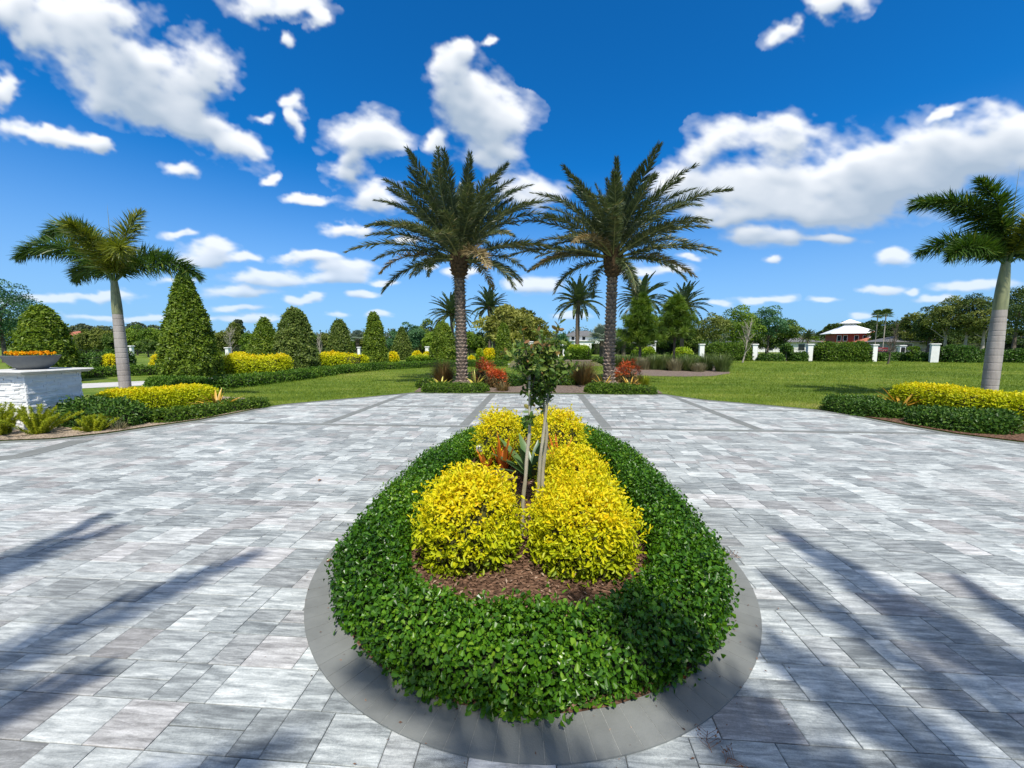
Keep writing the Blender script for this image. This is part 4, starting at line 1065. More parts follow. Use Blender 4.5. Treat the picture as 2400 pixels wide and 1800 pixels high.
def topiary(label, u, vbase, vtop, wpx, prof, m, seed, n, leaf, dist=None, group='clipped cone trees'):
    """clipped conical evergreen: leaf rosettes over a profile of radius against height"""
    g = np.random.default_rng(seed)
    if dist is None:
        x, y = at(u, vbase); dist = (y) * math.cos(YAW) - (x - CAM_X) * math.sin(YAW)
    else: x, y = atd(u, dist)
    h = hz(vtop, dist); w = wpx / FPX * dist / 2
    root = empty('cone_tree', (x, y, 0)); tag(root, label, 'tree', group)
    zz, rr = np.array(prof).T
    q = np.linspace(0, 1, 400); rq = np.interp(q, zz, rr); cdf = np.cumsum(rq + .02); z = np.interp(g.random(n) * cdf[-1], cdf, q)
    a = g.uniform(0, 2 * math.pi, n); D = np.column_stack((np.cos(a), np.sin(a), z * 0))
    L1, L2 = Lumps(2.2, seed + 1), Lumps(5.5, seed + 2)
    P0 = D * w + np.column_stack((0 * z, 0 * z, z * h)); L3 = Lumps(7.5, seed + 6); lump = 1 + .14 * L1(P0 * .9) + .20 * L2(P0 * 1.1) - .16 * (L3(P0) < -.30)
    r = np.interp(z, zz, rr) * w * lump * (1 - .20 * g.random(n) ** 2)
    P = D * r[:, None]; P[:, 2] = z * h + g.normal(0, .03 * leaf * 10, n); P[:, 2] = np.maximum(P[:, 2], .03)
    slope = -np.interp(z, (zz[1:] + zz[:-1]) / 2, np.diff(rr) / np.diff(zz)) * w / h
    N = nrm(np.column_stack((D[:, :2], np.clip(slope, -.2, 3)))); N[:, 2] += .3; N = nrm(N)
    # shoots: each point carries a spray of three leaves
    P = np.repeat(P, 3, 0) + g.normal(0, leaf * .25, (n * 3, 3)); N = np.repeat(N, 3, 0)
    shp = np.repeat(np.clip(.45 + .35 * L2(P0 * 1.7) + g.normal(0, .16, n), 0, 1), 3)
    V, F, S = leaves(P, N, leaf * 1.25, .50, .2, (.0, .6), DIAM, g, .5, shp, up=-.15)
    fol = mk('crown', [(V, F, 0, S)], [M[m]], root)
    K = 14; zc = np.linspace(0.02, .97, K); rc = np.interp(zc, zz, rr) * w * .80; A = np.arange(18) / 18 * 2 * math.pi
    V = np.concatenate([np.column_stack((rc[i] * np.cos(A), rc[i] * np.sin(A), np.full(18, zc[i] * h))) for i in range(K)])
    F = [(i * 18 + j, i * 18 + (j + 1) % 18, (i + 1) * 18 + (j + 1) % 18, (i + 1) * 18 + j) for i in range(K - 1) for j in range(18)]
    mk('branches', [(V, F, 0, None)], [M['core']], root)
    mk('trunk', tubeparts([(0, 0, 0), (0, 0, h * .5), (0, 0, h * .9)], (.09, .06, .02), 0, 8), [M['bark_tree']], root)
    return root

def pine(label, u, dist, vtop, vbot, wpx, seed, group=None):
    g = np.random.default_rng(seed); x, y = atd(u, dist); h = hz(vtop, dist); w = wpx / FPX * dist / 2; b = max(.3, hz(vbot, dist))
    root = empty('pine_tree', (x, y, 0)); tag(root, label, 'tree', group)
    parts = tubeparts([(0, 0, 0), (.03, 0, h * .5), (0, .02, h * .97)], (.11, .075, .02), 0, 8); P = []; N = []; sh = []
    for i in range(64):
        q = (i + .5) / 64; z = b + (h - b) * q; L = w * (1 - q) ** .75 * g.uniform(.6, 1.15) + .15; az = i * 2.39996; e = R(g.uniform(5, 35) + 40 * q)
        d = np.array((math.cos(az) * math.cos(e), math.sin(az) * math.cos(e), math.sin(e))); o = np.array((0, 0, z)); parts += tubeparts([o, o + d * L * .5, o + d * L], (.025, .018, .008), 0, 4)
        nt = 5
        for k in range(nt):
            c = o + d * L * (.35 + .65 * k / (nt - 1)) + g.normal(0, .08, 3); m_ = 90
            dd = nrm(g.normal(size=(m_, 3)) + d * .7 + np.array((0, 0, .5))); P.append(np.repeat(c[None], m_, 0) + dd * .03); N.append(dd); sh.append(np.full(m_, g.uniform(.2, .8)))
    P = np.concatenate(P); N = np.concatenate(N); sh = np.concatenate(sh)
    V, F, S = leaves(P, N, .38, .07, 0, (.85, 1), DIAM, g, .15, sh)
    mk('crown', [(V, F, 0, S)], [M['pine']], root); mk('trunk', parts, [M['bark_tree']], root)
    return root

# ------------------------------------------------------------------ the island
def island():
    ring = [tuple(p) for p in capsule(1.185, 26)]
    hedge('hedge', 'glossy dark green low hedge running all round the paved island', 'hedge', ring, .415, .29, 120000, .030, 'glossy', 40, wid=.66, tmpl=ROUND, flat=3.6, lump=.022, freq=5, rag=.075, closed=True, tuck=.13, core_sc=.74, lean=(.1, .8), fold=.16)
    G = 'yellow bushes in the paved island'
    bush('yellow_bush', 'rounded yellow bush left of the thin trunks, nearest pale mulch gap', 'bush', (-.46, 2.90), .365, .40, .62, 10500, .037, 'yellow', 50, 'core_y', G, 3.0, .42, OVAL, .11, 4, (.2, .9), .11, 'yellow_low', lo_frac=.72, shoots=110, gaps=26)
    bush('yellow_bush', 'largest yellow bush, right of the thin trunks at the front', 'bush', (.42, 2.92), .37, .43, .55, 11500, .037, 'yellow', 51, 'core_y', G, 3.0, .42, OVAL, .11, 4, (.2, .9), .11, 'yellow_low', lo_frac=.72, shoots=110, gaps=26)
    bush('yellow_bush', 'yellow bush tucked behind the largest one, against the right hedge', 'bush', (.45, 3.90), .37, .44, .55, 8500, .037, 'yellow', 52, 'core_y', G, 2.6, .42, OVAL, .13, 5, (.2, .9), .09, 'yellow_low', lo_frac=.65, shoots=70, gaps=26)
    bush('yellow_bush', 'small yellow bush at the far end, behind the orange strap leaves', 'bush', (-.46, 5.25), .33, .36, .70, 6000, .037, 'yellow', 53, 'core_y', G, 2.7, .42, OVAL, .13, 5, (.2, .9), .09, 'yellow_low', lo_frac=.65, shoots=70, gaps=26)
    bush('yellow_bush', 'squarish yellow bush at the far end, half hidden by the thin trunks', 'bush', (.34, 5.22), .36, .40, .72, 6500, .037, 'yellow', 54, 'core_y', G, 3.4, .42, OVAL, .13, 5, (.2, .9), .09, 'yellow_low', lo_frac=.65, shoots=70, gaps=26)
    G = 'orange bromeliads in the island'
    rosette('bromeliad', 'upright orange bromeliad left of the thin trunks', 'bromeliad', (-.36, 4.72), 15, .50, .055, (R(68), R(86)), 'orange', 60, .25, G, .01)
    rosette('bromeliad', 'small red orange bromeliad leaning beside the taller one', 'bromeliad', (-.60, 4.85), 9, .30, .045, (R(60), R(84)), 'orange', 61, .3, G, .01)
    rosette('bromeliad', 'orange bromeliad in front of the squarish yellow bush', 'bromeliad', (.34, 4.62), 10, .52, .05, (R(66), R(86)), 'orange', 62, .25, G, .01)
    rosette('agave', 'broad dark green agave behind the thin trunks', 'agave', (.02, 4.55), 17, .66, .12, (R(28), R(78)), 'agave', 63, .35, None, .01)
    # path light
    r = empty('path_light', (-.70, 5.05, 0)); tag(r, 'small grey path light on a stake in the island mulch', 'path light')
    V, F = bev_box(-.05, -.06, .22, .05, .06, .29, .012); mk('lamp_head', [(V, F, 0, None), (*box(-.045, -.055, .21, .045, .055, .22), 0, None)], [M['lamp_grey']], r)
    mk('stake', tubeparts([(0, 0, 0), (0, 0, .12), (0, 0, .215)], .012, 0, 8), [M['iron']], r)
    # three-stemmed young tree
    g = np.random.default_rng(77); t = empty('crape_myrtle', (0, 3.16, 0)); tag(t, 'young leafy tree on three thin pale trunks in the island', 'tree')
    stems = [[(-.06, -.05, 0), (-.035, -.04, .45), (0, -.02, .85), (.01, .0, 1.12), (.0, .0, 1.45)], [(.06, .06, 0), (.085, .07, .5), (.12, .05, .9), (.15, .04, 1.12), (.17, .03, 1.4)], [(.11, .09, 0), (.12, .12, .5), (.155, .12, .92), (.12, .10, 1.15), (.06, .10, 1.42)]]
    for i, st in enumerate(stems):
        st = resample(np.array(st), .06); n = len(st); st[:, :2] += np.column_stack((.003 * np.sin(np.arange(n) * .9 + i), .003 * np.cos(np.arange(n) * .7 + i)))
        rad = np.linspace(.0195, .010, n) * (1 + .08 * np.sin(np.arange(n) * 1.9)); mk('trunk', tubeparts(st, rad, 0, 10), [M['bark_myrtle']], t, True)
    P = []; N = []; tw = []
    for i in range(66):
        st = np.array(stems[i % 3]); q = g.uniform(.0, 1) ** .6 * .52 + .99 ; o = np.array([np.interp(q, st[:, 2], st[:, k]) for k in range(2)] + [min(q, 1.44)])
        az = g.uniform(0, 6.28); e = R(g.uniform(25, 80)) if q > 1.05 else R(g.uniform(-15, 40)); L = g.uniform(.16, .38) if q > 1.05 else g.uniform(.06, .15)
        d = np.array((math.cos(az) * math.cos(e), math.sin(az) * math.cos(e), math.sin(e))); s = np.linspace(0, 1, 5)[:, None]; pt = o + d * L * s + np.array((0, 0, .05)) * L * s ** 2
        tw += tubeparts(pt, .0045 * (1.05 - .7 * s[:, 0]), 0, 4)
        m_ = int(9 + 17 * L / .3); k = g.random(m_)[:, None] ** .8; P.append(o + d * L * (k * .95 + .08)); N.append(nrm(g.normal(size=(m_, 3)) + d * .5 + np.array((0, 0, .25))))
    P = np.concatenate(P); N = np.concatenate(N); h = np.clip((P[:, 2] - 1.42) / .3, 0, 1)
    V, F, S = leaves(P, N, .056, .50, .10, (.4, .95), OVAL, g, .3, np.clip(.35 + g.normal(0, .2, len(P)) + h * g.uniform(-.1, .75, len(P)), 0, 1))
    mk('crown', [(V, F, 0, S)] + [(q[0], q[1], 1, q[3]) for q in tw], [M['myrtle'], M['bark_tree']], t)
    # fallen leaves and twigs on the paving
    def dead(label, loc, L, w, rz, seed, cat='leaf'):
        gg = np.random.default_rng(seed); T, FC = OVAL; V = T * np.array((L, w, .012)) + np.column_stack((T[:, 0] * 0, T[:, 0] * 0, .006 * gg.random(6)))
        o = mk('fallen_leaf', [(V, FC, 0, gg.random())], [M['dead_leaf']]); o.location = (loc[0], loc[1], .010); o.rotation_euler = (0, 0, rz); tag(o, label, cat)
    x, y = at(1572, 1615); dead('large curled brown leaf on the grey border, shaded front right', (x, y), .075, .04, 2.2, 1)
    x, y = at(1597, 1603); dead('smaller brown leaf beside the large one on the grey border', (x, y), .05, .028, .9, 2)
    x, y = at(764, 1320); dead('small reddish leaf on the grey border left of the hedge', (x, y), .05, .028, .2, 3)
    x, y = at(745, 1130); dead('tiny dark leaf on the pavers left of the hedge', (x, y), .05, .03, 1.2, 4)
    def twig(label, loc, L, seed, rz):
        gg = np.random.default_rng(seed); parts = tubeparts([(0, 0, .004), (L * .5, .01, .008), (L, -.005, .005)], .0014, 0, 5); P = []; N = []
        for i in range(9):
            o = np.array((L * (.1 + .1 * i), 0, .006)); d = nrm(np.array((.5, (-1) ** i * .8, .15))); parts += tubeparts([o, o + d * .02, o + d * .045], .0009, 0, 4)
            P += [o + d * .03, o + d * .045]; N += [d, d]
        V, F, S = leaves(np.array(P), np.array(N), .013, .5, .05, (.5, 1), DIAM, gg); o = mk('twig', parts + [(V, F, 0, S)], [M['dead_leaf']]); o.location = (loc[0], loc[1], .008); o.rotation_euler = (0, 0, rz); tag(o, label, 'twig')
    x, y = at(1690, 1302); twig('dry brown twig on the pavers right of the hedge', (x, y), .12, 5, -.1)
    x, y = at(1668, 1770); twig('dark leafy twig on the shaded pavers at the front', (x, y), .09, 6, 1.4)
    x, y = at(1700, 1796); twig('short dark twig beside the leafy one on shaded pavers', (x, y), .05, 7, .4)
island()

# ------------------------------------------------------------------ the pair of tall date palms and their bed
G = 'pair of tall date palms at the end of the plaza'
PL = (-2.90, 14.75); PR = (2.76, 14.95)
date_palm('tall date palm on the left of the pair', PL, 4.95, 3, (-.06, 0), G, 1.0)
date_palm('tall date palm on the right of the pair, slightly taller crown', PR, 5.0, 8, (.05, 0), G, .985)
for (p, lb) in ((PL, 'earth mound round the foot of the left tall palm'), (PR, 'earth mound round the foot of the right tall palm')):
    V, F = dome(.62, .55, .24, 1.9, 1.0, 22, 7); V *= (1 + .07 * Lumps(5, 3)(V))[:, None]; o = mk('soil_mound', [(V, F, 0, None)], [M['mulch_grey']], None, True); o.location = (p[0], p[1], .0); tag(o, lb, 'mound', None, 'stuff')
GC = 'low ground cover strips at the palms'
hedge('ground_cover', 'low green ground cover strip before the left tall palm', 'ground cover', [(-3.95, 12.98), (-2.7, 13.05), (-1.62, 13.1)], .85, .26, 9000, .055, 'cover', 70, group=GC, lump=.05, rag=.08)
hedge('ground_cover', 'low green ground cover strip before the right tall palm', 'ground cover', [(1.62, 13.12), (2.8, 13.15), (4.0, 13.1)], .85, .26, 9000, .055, 'cover', 71, group=GC, lump=.05, rag=.08)
bush('shrub', 'small green shrub beyond the left ground cover strip, lawn side', 'shrub', (-4.15, 14.1), .35, .35, .36, 1200, .06, 'cover', 72)
G = 'golden bromeliads at the tall palms'
rosette('bromeliad', 'yellow bromeliad left of the left tall palm', 'bromeliad', at(1034, 914), 20, .50, .06, (R(15), R(55)), 'yellow_strap', 73, .6, G, .1)
rosette('bromeliad', 'sparse yellow bromeliad right of the left tall palm', 'bromeliad', at(1114, 914), 11, .62, .06, (R(35), R(78)), 'yellow_strap', 74, .4, G, .1)
rosette('bromeliad', 'golden orange bromeliad left of the right tall palm', 'bromeliad', at(1414, 915), 13, .52, .055, (R(25), R(65)), 'gold_strap', 75, .4, G, .1)
rosette('bromeliad', 'golden bromeliad right of the right tall palm', 'bromeliad', at(1476, 916), 15, .52, .055, (R(22), R(65)), 'gold_strap', 76, .4, G, .1)
G = 'bronze grassy shrubs at the tall palms'
x, y = at(1040, 901); tuft('bronze_shrub', 'brownish feathery shrub left of the left tall palm', 'shrub', (x, y), 1250, .98, .020, .50, 'bronze', 77, G, .26, .45)
x, y = at(1365, 903); tuft('bronze_shrub', 'brownish green feathery shrub left of the right tall palm', 'shrub', (x, y), 1400, 1.0, .020, .54, 'bronze', 78, G, .30, .5)
G = 'red shrubs at the tall palms'
def red_shrub(label, loc, rx, h, seed):
    g = np.random.default_rng(seed); P, N = surf_bush(rx, rx * .8, h, 2100, seed, 2.0, .26, 4, .05, .16)
    top = np.clip((P[:, 2] / h - .45) * 2.4 + .7 * Lumps(5, seed)(P) + g.normal(0, .2, len(P)), 0, 1); k = top > .35
    V, F, S = leaves(P[k], N[k], .115, .24, .06, (.4, 1), DIAM, g, .35, np.clip(.3 + .5 * g.random(k.sum()), 0, 1)); V2, F2, S2 = leaves(P[~k], N[~k], .115, .26, .06, (.3, 1), DIAM, g, .35)
    cv, cf = dome(rx, rx * .8, h, 2.0, .62)
    o = mk('red_shrub', [(V, F, 0, S), (V2, F2, 1, S2), (cv, cf, 2, None)], [M['red'], M['bronze'], M['core']]); o.location = (loc[0], loc[1], 0); tag(o, label, 'shrub', G)
red_shrub('wide red leaved shrub right of the left tall palm', at(1136, 904), .55, .95, 80)
red_shrub('smaller red shrub nearest the thin leafy tree', at(1166, 909), .34, .72, 81)
red_shrub('red tipped shrub right of the right tall palm', at(1468, 905), .52, .92, 82)
bush('shrub', 'low dark green shrub between the wide red shrub and the thin tree', 'shrub', at(1192, 905), .5, .4, .42, 1700, .07, 'dkgreen', 83)
bush('shrub', 'low loose green shrub right of the thin leafy tree', 'shrub', at(1322, 903), .45, .4, .40, 1500, .07, 'cover', 84)
tuft('bronze_shrub', 'short rusty plant at the mulch edge by the left ground cover', 'shrub', at(1178, 917), 260, .34, .02, .6, 'bronze', 85, None, .2)
tuft('ornamental_grass', 'short lime tuft on the lawn side of the right red shrub', 'grass', at(1508, 906), 340, .5, .02, .4, 'fern', 86, None, .16)

# ------------------------------------------------------------------ left corner: stone pillar, bowl, hedge, palm
def stone_pillar(cx, cy, w, h, label):
    root = empty('stone_pillar', (cx, cy, 0)); tag(root, label, 'pillar'); g = np.random.default_rng(90); hw = w / 2 - .03; P = [(*box(-hw, -hw, -.05, hw, hw, h), 0, None)]
    for side in range(4):
        c, s = math.cos(side * math.pi / 2), math.sin(side * math.pi / 2); z = 0
        while z < h - .005:
            dz = min(g.choice((.028, .036, .044)), h - z); x = -w / 2
            while x < w / 2 - 1e-4:
                L = min(g.uniform(.10, .34), w / 2 - x); d = g.uniform(.004, .030)
                V, F = bev_box(0, 0, 0, 1, 1, 1, 0); V, F = box(x + .001, -hw - .002 - d, z + .001, x + L - .001, -hw + .006, z + dz - .001)
                V[[0, 1, 4, 5], 1] += g.normal(0, .004, 4)
                P.append((np.column_stack((V[:, 0] * c - V[:, 1] * s, V[:, 0] * s + V[:, 1] * c, V[:, 2])), F, 0, None)); x += L
            z += dz
    mk('shaft', P, [M['white_stone']], root)
    o_ = .14; V, F = bev_box(-w / 2 - o_, -w / 2 - o_, h, w / 2 + o_, w / 2 + o_, h + .075, .02); V[[0, 1, 2, 3], :2] *= .90
    mk('cap', [(V, F, 0, None), (np.array([(-w / 2 - .05, -w / 2 - .05, h + .001), (w / 2 + .05, -w / 2 - .05, h + .001), (w / 2 + .05, w / 2 + .05, h + .001), (-w / 2 - .05, w / 2 + .05, h + .001)]), [(3, 2, 1, 0)], 0, None)], [M['cap_stone']], root)
    return h + .075
PCX, PCY = -9.97, 6.96
zt = stone_pillar(PCX, PCY, .90, 1.075, 'white stacked stone pillar carrying the flower bowl')
def bowl(cx, cy, z):
    pr = np.array([(.0, .0), (.17, .0), (.20, .01), (.285, .085), (.345, .17), (.392, .262), (.398, .275), (.385, .275), (.37, .255), (.30, .22), (0, .22)]); A = np.arange(48) / 48 * 2 * math.pi
    V = np.concatenate([np.column_stack((r * np.cos(A), r * np.sin(A), np.full(48, h))) for r, h in pr]); F = [(i * 48 + j, i * 48 + (j + 1) % 48, (i + 1) * 48 + (j + 1) % 48, (i + 1) * 48 + j) for i in range(len(pr) - 1) for j in range(48)]
    root = empty('planter_bowl', (cx, cy, z)); tag(root, 'wide charcoal bowl on top of the white stone pillar', 'planter'); mk('bowl', [(V[:9 * 48], F[:8 * 48], 0, None)], [M['bowl']], root, True)
    d = np.column_stack((.372 * np.cos(A), .372 * np.sin(A), np.full(48, .235))); mk('soil', [(np.vstack((d, (0, 0, .25))), [(j, (j + 1) % 48, 48) for j in range(48)], 0, None)], [M['soil']], root)
    g = np.random.default_rng(91); P = []; N = []; 
    fl = empty('marigolds', (cx, cy, z + .24)); tag(fl, 'orange marigolds filling the charcoal bowl', 'flowers')
    fp = []
    for i in range(46):
        a = i * 2.39996; r = .31 * math.sqrt((i + .5) / 46); c = np.array((r * math.cos(a), r * math.sin(a), .045 + g.uniform(0, .05)))
        dd = nrm(g.normal(size=(44, 3)) + np.array((0, 0, .7))); V_, F_, S_ = leaves(np.repeat(c[None], 44, 0), dd, .036, .75, .1, (.7, 1), DIAM, g, .2, np.full(44, g.uniform(.2, .8))); fp.append((V_, F_, 0, S_))
    mk('blooms', fp, [M['flower']], fl)
    n = 700; a = g.uniform(0, 6.28, n); r = .34 * g.random(n) ** .5; P = np.column_stack((r * np.cos(a), r * np.sin(a), g.uniform(0, .045, n))); V_, F_, S_ = leaves(P, np.tile((0, 0, 1.), (n, 1)), .04, .4, .05, (.2, .9), DIAM, g, .5)
    mk('foliage', [(V_, F_, 0, S_)], [M['dkgreen']], fl)
bowl(PCX, PCY, zt)
G = 'foxtail ferns before the stone pillar'
def fern(label, loc, n, L, seed, spread=.42):
    g = np.random.default_rng(seed); P = []; N = []; sh = []
    for i in range(n):
        az = i * 2.4 + g.normal(0, .3); e = R(90) - abs(g.normal(0, spread)); l = L * g.uniform(.65, 1.1); s = np.linspace(.05, 1, 70)[:, None]; d = np.array((math.cos(az) * math.cos(e), math.sin(az) * math.cos(e), math.sin(e)))
        c = np.array((math.cos(az), math.sin(az), 0)) * .10 * g.random() + d * l * s + np.array((math.cos(az), math.sin(az), -.6)) * .12 * l * s ** 2; c = np.repeat(c, 7, 0); dd = nrm(g.normal(size=(len(c), 3)) + d * .8); P.append(c); N.append(dd); sh.append(np.full(len(c), g.uniform(.25, .75)))
    P = np.concatenate(P); V, F, S = leaves(P, np.concatenate(N), .042, .20, 0, (.8, 1), DIAM, g, .1, np.concatenate(sh)); o = mk('foxtail_fern', [(V, F, 0, S)], [M['fern']]); o.location = (loc[0], loc[1], 0.02); tag(o, label, 'fern', G)
fern('tall lime foxtail fern at the left edge, hiding the foot of the pillar', (-9.55, 6.12), 34, .56, 95)
fern('lime foxtail fern with spreading plumes at the front corner of the pillar', (-8.98, 6.25), 30, .52, 96, .5)
fern('small round foxtail fern between the pillar and the dark shrubs', (-8.22, 6.52), 26, .30, 97)
tuft('straw_tuft', 'dry straw coloured tuft beside the small round fern', 'grass', (-7.98, 6.72), 160, .26, .012, .8, 'straw', 98)
G = 'dark shrubs before the left yellow hedge'
bush('shrub', 'dark green shrub touching the stone pillar', 'shrub', (-9.1, 7.12), .48, .40, .52, 3400, .055, 'dkgreen', 100, group=G, rag=.1)
bush('shrub', 'dark green shrub at the foot of the yellow hedge, next to the pillar shrub', 'shrub', (-8.42, 7.10), .50, .42, .50, 3400, .055, 'dkgreen', 101, group=G, rag=.1)
G = 'yellow hedges at the plaza corners'
hedge('yellow_hedge', 'clipped yellow hedge in front of the left ringed palm', 'hedge', [(-10.0, 7.95), (-9.25, 8.65), (-8.6, 9.75)], 1.05, .56, 21000, .052, 'yellow', 102, 'core_y', G, 'yellow_low', .45, OVAL, 4, .03, 3, .06, lo_at=.8)  # greener leaves low down, also painting in the shade of the lower half
rosette('bromeliad', 'orange bromeliad at the right end of the left yellow hedge', 'bromeliad', (-7.72, 8.7), 17, .58, .06, (R(18), R(72)), 'gold_strap', 103, .5, None, .1)
hedge('ground_cover', 'low green ground cover along the paving by the left yellow hedge', 'ground cover', [(-7.95, 7.3), (-7.75, 7.9), (-7.62, 8.5), (-7.45, 9.3), (-7.25, 9.75)], .78, .22, 10500, .05, 'cover', 104, lump=.05, rag=.08)
FX = atd(283, 10.6)
foxtail('grey ringed foxtail palm behind the left yellow hedge', FX, 2.45, 3.40, .122,
        [(172, 80, 118, 3.2, 'foxtail'), (182, 54, 92, 3.0, 'foxtail'), (160, 40, 80, 2.4, 'foxtail'), (60, 84, 26, 2.1, 'foxtail_gold'), (285, 72, 60, 1.7, 'foxtail_gold'), (325, 58, 90, 2.0, 'foxtail_gold'), (2, 38, 80, 2.55, 'foxtail'), (95, 60, 70, 2.2, 'foxtail')], 5, 1.95, 'ringed foxtail palms')

# ------------------------------------------------------------------ right corner
hedge('yellow_hedge', 'clipped yellow hedge in front of the right ringed palm', 'hedge', [(9.45, 10.7), (9.65, 9.8), (9.75, 9.0), (10.1, 8.35), (11.7, 7.95)], 1.0, .63, 27000, .052, 'yellow', 110, 'core_y', G, 'yellow_low', .45, OVAL, 4, .03, 3, .06, lo_at=.8)  # low greener leaves double as shade painted on the lower half
rosette('bromeliad', 'golden bromeliad at the left end of the right yellow hedge', 'bromeliad', (8.85, 9.85), 11, .62, .055, (R(18), R(60)), 'gold_strap', 111, .3, None, .12)
G2 = 'green shrubs along the right edge of the plaza'
hedge('ground_cover', 'glossy green mound at the paving edge, farther from the viewer', 'ground cover', [(7.45, 10.25), (7.85, 9.5), (8.1, 8.9)], 1.05, .30, 9000, .055, 'dkgreen', 112, group=G2, lump=.06, rag=.08)
hedge('ground_cover', 'larger glossy green mound below the right yellow hedge', 'ground cover', [(8.2, 8.75), (8.4, 8.05), (8.65, 7.45)], 1.15, .31, 11000, .055, 'dkgreen', 113, group=G2, lump=.06, rag=.08)
hedge('ground_cover', 'dark shaded shrub at the right edge under the yellow hedge', 'ground cover', [(9.35, 7.2), (10.2, 6.85), (11.5, 6.65)], .95, .46, 7000, .06, 'dkgreen', 114, group=G2, lump=.06, rag=.08)
FR = atd(2333, 10.4)
foxtail('thick pale ringed foxtail palm behind the right yellow hedge', FR, 2.55, 3.80, .150,
        [(168, 88, 114, 3.15, 'foxtail'), (150, 80, 75, 2.9, 'foxtail'), (200, 84, 70, 2.6, 'foxtail'), (178, 46, 84, 2.3, 'foxtail'), (195, 38, 80, 2.1, 'foxtail'), (262, 74, 80, 2.2, 'foxtail_gold'), (300, 80, 60, 2.4, 'foxtail_gold'), (350, 45, 80, 2.3, 'foxtail'), (80, 60, 80, 2.2, 'foxtail'), (30, 50, 85, 2.4, 'foxtail')], 6, 2.4, 'ringed foxtail palms')

# tall palms standing behind the viewer: their fronds shade the near paving
G = 'date palms behind the viewer'
for (lb, loc, sd, h) in (('date palm behind the viewer whose fronds shade the left front paving', (-3.2, -4.65), 14, 4.9), ('date palm behind the viewer whose fronds shade the right front paving', (3.4, -4.6), 15, 5.0)):
    date_palm(lb, loc, h, sd, (0, 0), G, 1.0, (('top', 3), ('high', 5), ('mid', 8), ('low', 11), ('flat', 9), ('hang', 2)) if loc[0] < 0 else (('top', 4), ('high', 7), ('mid', 10), ('low', 13), ('flat', 11), ('hang', 3)))

# ------------------------------------------------------------------ left garden: long hedge, cones, yellow hedges
hedge('hedge', 'long low clipped green hedge curving along the left lawn', 'hedge', [(-11.55, 12.75), (-11.35, 14.2), (-11.05, 16.4), (-11.0, 18.5), (-10.9, 20.4), (-9.9, 23.6), (-7.6, 26.6), (-5, 27.6), (-2.2, 28.0)], .85, .42, 36000, .075, 'longhedge', 120, lump=.04, rag=.08)
hedge('hedge', 'short low green hedge behind the left yellow hedge', 'hedge', [(-15.4, 14.3), (-13.6, 13.9), (-12.1, 13.1)], .8, .34, 9000, .07, 'longhedge', 121, lump=.05, rag=.08)
hedge('hedge', 'low dark green hedge beyond the pale drive at the left', 'hedge', [(-26.5, 12.6), (-22.5, 16.4), (-20.2, 19.4), (-19.5, 21.5)], .9, .45, 16000, .085, 'longhedge', 122, lump=.06, rag=.1)
PR1 = [(0, .93), (.12, 1.0), (.35, .86), (.6, .60), (.82, .34), (.95, .16), (1, .04)]          # pointed
PR2 = [(0, .95), (.10, 1.0), (.35, .88), (.6, .72), (.8, .53), (.92, .36), (1, .12)]          # round topped
topiary('round topped clipped tree behind the flower bowl', 117, 897, 720, 96, [(0, 1), (.3, .98), (.55, .86), (.75, .68), (.9, .46), (1, .15)], 'cone', 130, 7500, .12)
topiary('largest clipped cone tree, pointed top touched by the ringed palm frond', 450, 884, 636, 110, PR1, 'cone', 131, 12000, .125)
topiary('pointed clipped cone tree partly behind a broader dull green one', 622, 860, 745, 78, PR1, 'cone', 132, 6500, .15, 30)
topiary('broad round topped clipped tree of dull green behind the yellow hedge', 693, 868, 724, 90, PR2, 'cone_blue', 133, 8500, .14, 25)
topiary('small clipped cone beside a white fence pier and silver palm', 797, 850, 750, 54, PR2, 'cone_blue', 134, 5200, .16, 36)
topiary('narrow bright clipped tree at the right end of the yellow hedge', 878, 853, 733, 52, PR2, 'cone', 135, 6000, .14, 31)
topiary('dull clipped cone with dark trees right behind it', 942, 845, 769, 46, PR1, 'cone_blue', 136, 4500, .17, 40)
topiary('bright clipped tree just left of the left tall palm trunk', 1038, 848, 755, 60, PR2, 'cone', 137, 5500, .16, 36)
topiary('slim clipped tree between the tall palm and the feathery tree', 1180, 848, 760, 36, PR2, 'cone', 138, 4200, .17, 37)
G = 'yellow hedges and bushes in the left garden'
def yb(label, u0, u1, dist, vt, w, seed, m='yellow', low='yellow_low', n=None, name='yellow_hedge', cat='hedge', core='core_y'):
    a = atd(u0, dist); b = atd(u1, dist); h = hz(vt, dist)
    L = math.hypot(b[0] - a[0], b[1] - a[1])
    if L < 1.9: bush('yellow_bush', label, 'bush', ((a[0] + b[0]) / 2, (a[1] + b[1]) / 2), L / 2, L / 2, h, n or 1500, .0042 * dist, m, seed, core, G, 2.4, .5, OVAL, .12, 3, (.2, .9), .1, low)
    else: hedge(name, label, cat, [a, ((a[0] + b[0]) / 2, (a[1] + b[1]) / 2 + .1), b], w, h, n or 5000, .0042 * dist, m, seed, core, G, low, .5, OVAL, 3, .09, 2, .16, lo_at=.72)
yb('small yellow bush just left of the ringed palm trunk', 240, 272, 22, 829, 1, 140)
yb('small yellow bush right of the ringed palm trunk', 354, 390, 23, 828, 1, 141)
yb('yellow hedge between the largest cone and the broad clipped tree', 520, 673, 21.8, 834, 1.5, 142, n=9000)
yb('far yellow bush peeping over the yellow hedge, by the white pier', 532, 582, 28, 826, 1, 143)
yb('lumpy yellow hedge between the broad and the narrow clipped trees', 742, 862, 27, 829, 1.6, 144, n=8000)
yb('short yellow bush right of the narrow clipped tree', 911, 932, 33, 826, 1, 145)
yb('left one of two round yellow bushes below the white pier', 966, 988, 37, 825, 1, 146)
yb('right one of two round yellow bushes below the white pier', 990, 1012, 37, 826, 1, 147)
